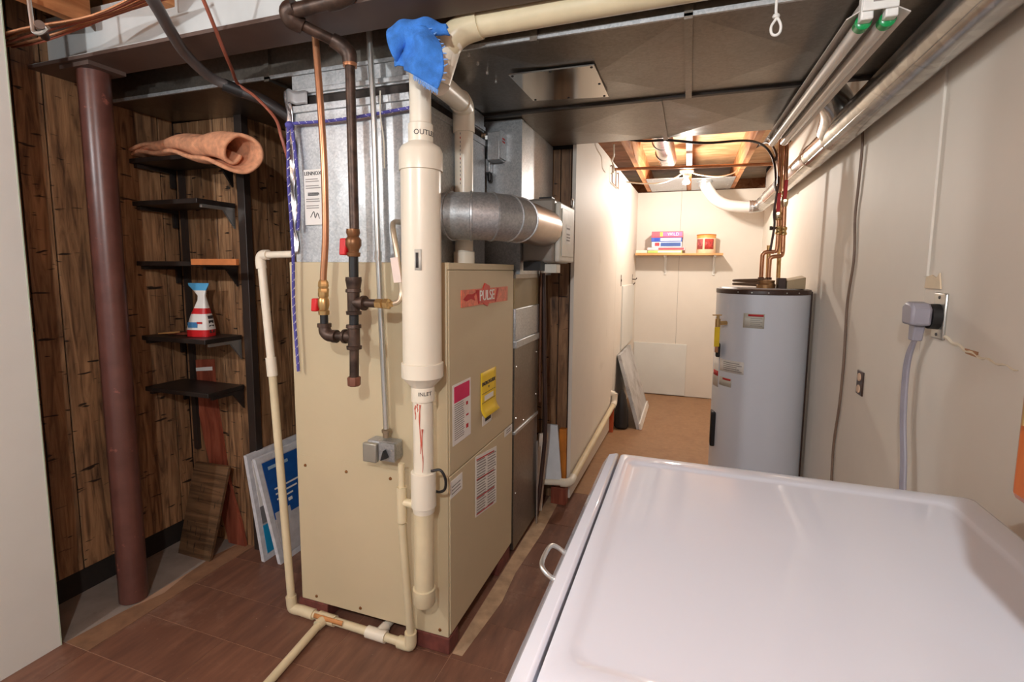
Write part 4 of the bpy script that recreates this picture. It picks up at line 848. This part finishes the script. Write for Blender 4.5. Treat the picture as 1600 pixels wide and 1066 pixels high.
# cabinet with wooden door, right edge
kb = thing('wall_cabinet', 'warm wooden cabinet with a brass hinge at the right edge', 'cabinet', (.5, .3, 1.11))
part('carcass', MB().box(.316, XR-.001, -.25, .572, 1.134, 1.95), cabw, kb, bevel=.002)
part('door', MB().box(.296, .315, .0, .580, 1.129, 1.93), cabw, kb, bevel=.007)
hg_ = part('hinge', MB().cyl((.2935, .562, 1.203), (.2935, .562, 1.258), .003, n=12).box(.2945, .2965, .550, .562, 1.207, 1.254), brass, kb, 'brass hinge')
part('knob', MB().lathe((.296, .08, 1.2), (-1, 0, 0), [(0, .006), (.012, .006), (.016, .014), (.026, .013), (.03, .006)], 16), brass, kb)

# ------------------------------------------------------------------ fluorescent fixture, hook
lf_ = thing('fluorescent_fixture', 'unlit two-tube fluorescent fixture with green lamp ends', 'light fixture', (.38, 2.0, 1.92))
def fxx(y): return .392-(y-1.42)/(2.62-1.42)*.028
ya, yb = 1.43, 2.63
def fbox(x0, x1, z0, z1, y0=ya, y1=yb):
    return MB().hexa([(fxx(y0)+x0, y0, z0), (fxx(y0)+x1, y0, z0), (fxx(y1)+x1, y1, z0), (fxx(y1)+x0, y1, z0), (fxx(y0)+x0, y0, z1), (fxx(y0)+x1, y0, z1), (fxx(y1)+x1, y1, z1), (fxx(y1)+x0, y1, z1)])
part('channel', fbox(-.03, .03, 1.957, 1.985), refl, lf_, bevel=.002)
part('reflector_wing', MB().hexa([(fxx(ya)-.064, ya, 1.936), (fxx(ya)-.028, ya, 1.957), (fxx(yb)-.028, yb, 1.957), (fxx(yb)-.064, yb, 1.936), (fxx(ya)-.064, ya, 1.939), (fxx(ya)-.028, ya, 1.960), (fxx(yb)-.028, yb, 1.960), (fxx(yb)-.064, yb, 1.939)]), refl, lf_)
part('reflector_wing', MB().hexa([(fxx(ya)+.028, ya, 1.957), (fxx(ya)+.064, ya, 1.936), (fxx(yb)+.064, yb, 1.936), (fxx(yb)+.028, yb, 1.957), (fxx(ya)+.028, ya, 1.960), (fxx(ya)+.064, ya, 1.939), (fxx(yb)+.064, yb, 1.939), (fxx(yb)+.028, yb, 1.960)]), refl, lf_)
for s_ in (-1, 1):
    dx = .0245*s_
    part('tube', MB().cyl((fxx(ya)+dx, ya+.03, 1.934), (fxx(yb)+dx, yb-.01, 1.934), .0165, n=24), tube_m, lf_)
    part('green_end', MB().lathe((fxx(ya)+dx, ya+.012, 1.934), (0, 1, 0), [(0, .013), (.003, .0178), (.026, .0178)], 24), greenp, lf_, 'green lamp end')
    part('lamp_holder', MB().box(fxx(ya)+dx-.013, fxx(ya)+dx+.013, ya-.012, ya+.014, 1.928, 1.985), white_p, lf_, bevel=.003)
    part('lamp_holder', MB().box(fxx(yb)+dx-.012, fxx(yb)+dx+.012, yb-.012, yb+.01, 1.926, 1.972), white_p, lf_, bevel=.003)
ep = part('end_plate', MB().box(fxx(ya)-.036, fxx(ya)+.036, ya-.018, ya-.012, 1.945, 2.0), white_p, lf_, bevel=.002)
part('end_print', MB().box(fxx(ya)-.016, fxx(ya)+.012, ya-.0188, ya-.018, 1.962, 1.98), greyink, ep)
part('hanger', MB().cyl((fxx(1.5), 1.5, 1.985), (fxx(1.5), 1.5, 2.0), .004, n=8).cyl((fxx(2.5), 2.5, 1.985), (fxx(2.5), 2.5, 2.0), .004, n=8), steel, lf_)
solo('ceiling_hook', MB().tube([(.172, 1.40, 2.0), (.172, 1.40, 1.965), (.176, 1.402, 1.955), (.164, 1.402, 1.935), (.165, 1.402, 1.918), (.174, 1.402, 1.912), (.183, 1.402, 1.918), (.184, 1.402, 1.935), (.174, 1.402, 1.957)], .0032, 8, 5).lathe((.173, 1.402, 1.952), (0, 0, 1), [(0, .007), (.004, .009), (.008, .007)], 10), white_p, 'white wire loop hook below the ceiling duct', 'hook')

# ------------------------------------------------------------------ water heater
hx, hy, hr, hz = .408, 3.20, .247, 1.245
wh_ = thing('water_heater', 'tall grey water heater standing against the right wall', 'water heater', (hx, hy, 0))
part('tank', MB().lathe((hx, hy, .035), (0, 0, 1), [(0, hr-.004), (.004, hr), (hz-.07, hr), (hz-.066, hr)], 64), heat_g, wh_)
part('base_ring', MB().cyl((hx, hy, 0), (hx, hy, .036), hr-.02, n=40), gasket, wh_)
part('top_rim', MB().lathe((hx, hy, hz-.032), (0, 0, 1), [(0, hr+.002), (.02, hr+.003), (.026, hr), (.03, hr-.02)], 64), gasket, wh_, 'dark rim band')
part('back_seam', MB().obox((hx+.243, hy-.045, .63), (.006, 0, 0), (0, .012, 0), (0, 0, .60)), gasket, wh_, 'dark side seam')
part('top_lid', MB().lathe((hx, hy, hz-.004), (0, 0, 1), [(0, hr-.02), (.006, hr-.03)], 48), mat('lid_grey', C(200, 198, 200), .4), wh_)
for an in (-2.2, -1.9, -1.57, -1.2, -.9):
    part('rim_screw', MB().lathe((hx+math.cos(an)*(hr+.002), hy+math.sin(an)*(hr+.002), hz-.02), (math.cos(an), math.sin(an), 0), [(0, .005), (.003, .003)], 8), steel, wh_)
def hlabel(name, a0, a1, z0, z1, m_, lbl=None, off=.0012):
    return part(name, MB().grid(lambda u, v: V3((hx+math.cos(a0+(a1-a0)*u)*(hr+off), hy+math.sin(a0+(a1-a0)*u)*(hr+off), z0+(z1-z0)*v)), 8, 1), m_, wh_, lbl, solid=.0006)
l1 = hlabel('warning_label', -2.05, -1.62, 1.03, 1.11, heat_s, 'beige warning label with red heading')
def hsub(name, par, a0, a1, z0, z1, m_, off=.002):
    o = part(name, MB().grid(lambda u, v: V3((hx+math.cos(a0+(a1-a0)*u)*(hr+off), hy+math.sin(a0+(a1-a0)*u)*(hr+off), z0+(z1-z0)*v)), 6, 1), m_, par, solid=.0004)
hsub('red_heading', l1, -1.95, -1.64, 1.095, 1.106, redink)
for i in range(5): hsub('print_line', l1, -1.9, -1.66-.04*(i % 2), 1.042+.01*i, 1.045+.01*i, greyink)
l2 = hlabel('rating_label', -2.62, -1.98, .765, .835, paper, 'white rating label')
for i in range(5): hsub('print_line', l2, -2.5, -2.02-.06*(i % 3), .775+.011*i, .779+.011*i, greyink)
l3 = hlabel('lower_label', -2.62, -2.25, .68, .73, heat_s, 'small label with red heading')
hsub('red_heading', l3, -2.5, -2.27, .716, .727, redink)
l4 = hlabel('edge_label', -2.98, -2.66, .66, .86, paper)
hsub('red_heading', l4, -2.95, -2.68, .725, .755, redink)
tpv = part('relief_valve', MB().cyl((hx-.20, hy-.20, 1.05), (hx-.245, hy-.235, 1.05), .012).cyl((hx-.245, hy-.235, 1.03), (hx-.245, hy-.235, 1.075), .014).cyl((hx-.245, hy-.235, 1.075), (hx-.245, hy-.235, 1.092), .008).obox((hx-.25, hy-.24, 1.096), (.022, .01, 0), (-.003, .006, 0), (0, 0, .003)), brass, wh_, 'brass relief valve')
part('yellow_tag', MB().obox((hx-.247, hy-.252, .975), (.014, .006, 0), (0, .002, 0), (0, 0, .055)), yellow, tpv, 'yellow tag')
part('discharge_stub', MB().cyl((hx-.245, hy-.235, .885), (hx-.245, hy-.235, 1.03), .009), copper, wh_)
part('thermostat_cover', MB().obox((hx-.236, hy-.07, .40), (.014, 0, 0), (0, .04, 0), (0, 0, .105)), black, wh_, 'black lower cover', bevel=.008)
part('upper_cover', MB().obox((hx-.232, hy-.14, .885), (.012, 0, 0), (0, .02, 0), (0, 0, .04)), black, wh_, bevel=.006)
# copper water pipes
cp = thing('copper_water_pipes', 'copper water pipes with two red-handled valves above the heater', 'pipe', (.45, 3.2, hz))
yz = 3.18
part('cold_stub', MB().tube([(.395, yz, hz), (.395, yz, 1.40), (.398, yz, 1.44), (.42, yz, 1.452), (.455, yz, 1.452)], .0115, 14, 5), copper, cp)
part('hot_stub', MB().tube([(.43, yz-.03, hz), (.43, yz-.03, 1.38), (.434, yz-.03, 1.415), (.455, yz-.03, 1.425), (.485, yz-.02, 1.428), (.498, yz, 1.445), (.498, yz, 1.50)], .0115, 14, 5), copper, cp)
part('cold_riser', MB().tube([(.455, yz, 1.452), (.468, yz, 1.47), (.468, yz, 1.60), (.46, yz, 1.75), (.455, yz, 2.0), (.455, yz, 2.16)], .011, 14, 4), copper, cp)
part('hot_riser', MB().cyl((.498, yz, 1.48), (.482, yz, 2.16), .012), copper, cp)
part('wall_pipe', MB().cyl((.515, 3.38, 1.26), (.50, 3.38, 2.16), .012), brass, cp)
part('second_wall_pipe', MB().cyl((.46, 3.40, 1.26), (.455, 3.40, 1.5), .012), brass, cp)
for x, z, o_ in ((.497, 1.545, 0), (.466, 1.63, -.0), (.490, 1.745, 0), (.47, 1.55, 0)):
    part('fitting', MB().lathe((x, yz, z), (0, 0, 1), [(0, .012), (.004, .017), (.014, .017), (.018, .014), (.03, .014), (.034, .017), (.044, .017), (.048, .012)], 16), brass, cp)
for x, z in ((.461, 1.665), (.492, 1.735)):
    hv = part('valve_body', MB().lathe((x, yz, z-.03), (0, 0, 1), [(0, .014), (.02, .019), (.04, .019), (.06, .014)], 16).cyl((x, yz-.015, z), (x-.003, yz-.035, z), .009), mat('pale_brass', C(206, 186, 150), .3, .8), cp)
    part('valve_handle', MB().obox((x-.004, yz-.037, z+.06), (.009, 0, 0), (0, .004, 0), (.001, 0, .052)), redp, hv, 'red lever handle', bevel=.003)
part('drain_cock', MB().cyl((.462, yz, 1.585), (.432, yz-.01, 1.586), .006).cyl((.43, yz-.01, 1.575), (.43, yz-.01, 1.597), .008), iron, cp)
part('stub_nut', MB().lathe((.395, yz, hz), (0, 0, 1), [(0, .018), (.06, .017), (.062, .013)], 12).lathe((.43, yz-.03, hz), (0, 0, 1), [(0, .018), (.06, .017), (.062, .013)], 12), mat('dark_bronze', C(96, 64, 48), .4, .6), cp)
part('bonding_wire', MB().tube([(.37, 3.9, 2.18), (.43, 3.55, 2.15), (.452, 3.3, 2.02), (.452, yz-.015, 1.85), (.44, yz-.015, 1.68), (.445, yz-.02, 1.60), (.432, yz-.02, 1.46)], .0065, 8, 6), copper_dk, cp)
# things lying on the heater
solo('brass_fitting', MB().lathe((.412, 3.10, hz), (0, 0, 1), [(0, .05), (.02, .052), (.03, .045), (.045, .048), (.05, .02)], 10), mat('aged_brass', C(182, 140, 96), .35, .7), 'round aged brass cover on top of the water heater', 'fitting')
cl = thing('coiled_cable', 'coil of brown cable lying on the water heater', 'cable', (.32, 3.16, hz))
part('coil', MB().tube([(.33+.085*math.cos(t*.35), 3.13+.06*math.sin(t*.35), hz+.012+.0011*t) for t in range(37)], .007, 8), mat('coil_brown', C(120, 92, 70), .6), cl)
solo('electrical_cover', MB().hexa([(.505, 3.02, hz), (.60, 3.05, hz), (.60, 3.16, hz), (.505, 3.13, hz), (.505, 3.02, hz+.045), (.60, 3.05, hz+.065), (.60, 3.16, hz+.075), (.505, 3.13, hz+.055)]), mat('tan_cover', C(190, 172, 142), .4, .3), 'tan metal cover plate lying tilted on the water heater', 'cover', bevel=.004)
solo('dark_box', MB().box(.465, .504, 3.04, 3.12, hz, hz+.06), mat('dark_box_paint', C(66, 48, 40), .5), 'small dark box beside the tilted cover on the heater', 'box', bevel=.003)

# ------------------------------------------------------------------ far room: bulb, pipes, wires
lm = thing('bare_bulb_lamp', 'lit bare bulb in a porcelain holder below the joists', 'lamp', (-.055, 4.40, 2.0))
part('holder', MB().lathe((-.055, 4.40, 2.165), (0, 0, -1), [(0, .055), (.012, .055), (.02, .04), (.04, .028), (.05, .026)], 28), white_p, lm)
part('bulb', MB().lathe((-.055, 4.40, 2.115), (0, 0, -1), [(0, .013), (.015, .014), (.03, .022), (.046, .030), (.058, .027), (.063, .017), (.065, .004)], 24), bulbm, lm, 'glowing bulb')
for xx, lb_ in ((-.12, 'bare ceiling bulb in the near room before the dryer'), (-1.85, 'bare ceiling bulb in the near room beside the white partition')):
    yy_ = -.55 if xx > -1 else -.46
    l_ = thing('ceiling_lamp', lb_, 'lamp', (xx, yy_, 2.03))
    part('holder', MB().lathe((xx, yy_, 2.165), (0, 0, -1), [(0, .055), (.012, .055), (.02, .04), (.04, .028), (.05, .026)], 24), white_p, l_)
    part('bulb', MB().lathe((xx, yy_, 2.115), (0, 0, -1), [(0, .013), (.015, .014), (.03, .022), (.046, .030), (.058, .027), (.063, .017), (.065, .004)], 20), bulbm, l_, 'glowing bulb')
solo('copper_cross_pipe', MB().tube([(-.60, 3.95, 2.118), (-.2, 3.98, 2.113), (.2, 4.0, 2.108), (.53, 4.0, 2.10)], .011, 12, 3), copper, 'long thin copper pipe crossing below the far joists', 'pipe')
solo('black_cable', MB().tube([(-.36, 2.72, 2.03), (-.25, 2.70, 2.005), (-.13, 2.69, 1.998), (.05, 2.75, 1.985), (.25, 2.95, 2.03), (.36, 3.2, 2.06), (.42, 3.3, 2.03), (.445, 3.28, 1.95), (.452, 3.22, 1.80)], .0065, 10, 6), mat('black_cable', C(54, 38, 34), .5), 'black cable draped along the duct edge to the heater', 'cable')
solo('lamp_cable', MB().tube([(-.52, 4.2, 2.06), (-.40, 4.25, 2.05), (-.25, 4.3, 2.055), (-.15, 4.37, 2.10), (-.08, 4.40, 2.15)], .0055, 8, 6), romex, 'cream cable sagging left from the lit bulb', 'cable')
solo('lamp_cable', MB().tube([(-.03, 4.40, 2.15), (.05, 4.42, 2.125), (.18, 4.45, 2.11), (.28, 4.47, 2.125), (.34, 4.5, 2.16)], .0055, 8, 6), romex, 'cream cable sagging right from the lit bulb', 'cable')
solo('dangling_cable', MB().tube([(-.50, 3.35, 2.16), (-.505, 3.4, 2.10), (-.53, 3.5, 2.085), (-.525, 3.55, 2.03), (-.55, 3.6, 2.02)], .005, 8, 5), romex, 'short cream cable dangling at the hall wall top', 'cable')
hg = thing('wire_hanger_hook', 'rusty wire hooks fixed to the top of the hall wall', 'hook', (-.57, 3.8, 1.95))
for y in (3.75, 3.92, 4.05):
    part('hook', MB().tube([(skew(y), y, 2.10), (skew(y)+.012, y, 2.10), (skew(y)+.014, y, 2.0), (skew(y)+.014, y+.02, 1.985)], .004, 8, 3), mat('rusty_wire', C(150, 112, 92), .5, .5), hg)
part('cross_wire', MB().tube([(skew(3.75)+.014, 3.77, 1.985), (skew(4.05)+.014, 4.07, 1.985)], .004, 8), mat('rusty_wire', C(0, 0, 0)), hg)
solo('light_switch', MB().box(-.578, -.565, 4.42, 4.46, 1.20, 1.30).box(-.566, -.56, 4.435, 4.445, 1.24, 1.26), gasket, 'dark slim switch on the hall wall', 'switch', bevel=.001)
solo('coat_hook', MB().tube([(-.552, 5.2, 1.30), (-.552, 5.2, 1.20), (-.545, 5.2, 1.19), (-.52, 5.2, 1.215)], .005, 8, 3).tube([(-.55, 5.2, 1.25), (-.515, 5.2, 1.25), (-.505, 5.2, 1.265)], .005, 8, 3), iron, 'dark double coat hook near the far corner', 'hook')
solo('access_panel', skewbox(4.50, 5.30, .62, 1.20, .002, .012), white_part, 'white access panel on the hall wall above the leaning panel', 'panel', bevel=.002)
# far shelf
fs = thing('wall_shelf', 'pine wall shelf on white brackets on the far wall', 'shelf', (-.1, 5.35, 1.40))
part('board', MB().box(-.53, .305, 5.22, 5.465, 1.495, 1.515), pinew, fs, bevel=.001)
for x in (-.24, .235):
    part('bracket', MB().box(x-.011, x+.011, 5.455, 5.468, 1.30, 1.494).box(x-.011, x+.011, 5.26, 5.455, 1.482, 1.494).prism([(x-.004, 5.45, 1.33), (x-.004, 5.455, 1.31), (x-.004, 5.29, 1.48), (x-.004, 5.275, 1.485)], (.008, 0, 0)), white_p, fs)
z = 1.516
specs = [('puzzle_box', -.41, -.075, .028, [C(176, 206, 110), C(240, 240, 220)], 'long flat green and white box at the bottom of the pile', .04),
         ('board_game_box', -.415, -.05, .030, [C(226, 200, 206), C(190, 80, 90)], 'pale pink game box second from the bottom', -.005),
         ('board_game_box', -.372, -.082, .056, [C(222, 226, 236), C(60, 90, 160)], 'white and blue game box in the middle of the pile', 0),
         ('board_game_box', -.378, -.082, .042, [C(64, 96, 190), C(220, 226, 240)], 'dark blue game box second from the top', 0),
         ('board_game_box', -.376, -.074, .062, [C(226, 96, 112), C(212, 110, 168)], 'thick pink and purple game box on top of the pile', 0)]
for i, (nm, x0, x1, h, cs, lb_, dx) in enumerate(specs):
    g_ = thing(nm, lb_, 'game box', ((x0+x1)/2, 5.35, z), 'game boxes on the far shelf')
    part('box_base', MB().box(x0+.003, x1-.003, 5.253, 5.447, z, z+h*.55), mat('game_base_%d' % i, tuple(c*.8 for c in cs[0]), .5), g_)
    part('box_lid', MB().box(x0, x1, 5.25, 5.45, z+h*.12, z+h-.0005), mat('game_lid_%d' % i, cs[0], .4), g_, bevel=.001)
    part('lid_band', MB().box(x0+(x1-x0)*.30, x1-.01, 5.2485, 5.25, z+h*.2, z+h*.85), mat('game_band_%d' % i, cs[1], .5), g_)
    if i == 4:
        part('yellow_band', MB().box(x0+(x1-x0)*.27, x0+(x1-x0)*.36, 5.2478, 5.2485, z+h*.2, z+h*.85), mat('game_yellow', C(250, 214, 90), .5), g_)
        part('purple_band', MB().box(x1-.10, x1-.045, 5.2478, 5.2485, z+h*.2, z+h*.85), mat('game_purple', C(160, 92, 180), .5), g_)
        text('title_text', 'WILD', .044, white_p, g_, (x0+.21, 5.2472, z+h*.5), (1, 0, 0), (0, 0, 1))
    if i in (2, 3):
        part('spot', MB().box(x0+.03, x0+.075, 5.2485, 5.25, z+h*.25, z+h*.85), mat('game_spot_%d' % i, C(206, 60, 70) if i == 2 else C(40, 70, 190), .5), g_)
    z += h
solo('white_roll', MB().box(-.525, -.415, 5.23, 5.27, 1.516, 1.545), mat('cream_box', C(240, 230, 206), .5), 'small cream box left of the game pile', 'box', bevel=.004)
can = thing('paint_can', 'orange and red printed tin standing on the far shelf', 'can', (.148, 5.34, 1.516))
part('body', MB().lathe((.148, 5.34, 1.516), (0, 0, 1), [(0, .088), (.006, .09), (.175, .09), (.18, .088)], 40), mat('can_cream', C(238, 206, 170), .4), can)
part('rim', MB().lathe((.148, 5.34, 1.690), (0, 0, 1), [(0, .091), (.01, .093), (.012, .085)], 40), orangew, can)
for a0, a1, cc in ((-2.75, -1.95, C(190, 96, 96)), (-1.75, -.75, C(200, 70, 66))):
    part('picture', MB().grid(lambda u, v: V3((.148+math.cos(a0+(a1-a0)*u)*.0912, 5.34+math.sin(a0+(a1-a0)*u)*.0912, 1.555+.10*v)), 6, 1), mat('can_print_%d' % int(a0*-100), cc, .5, 0, .3, 60), can, solid=.0006)
part('top_band', MB().lathe((.148, 5.34, 1.665), (0, 0, 1), [(0, .0905), (.026, .0905)], 40, cap=False), mat('can_orange', C(240, 170, 90), .4), can)
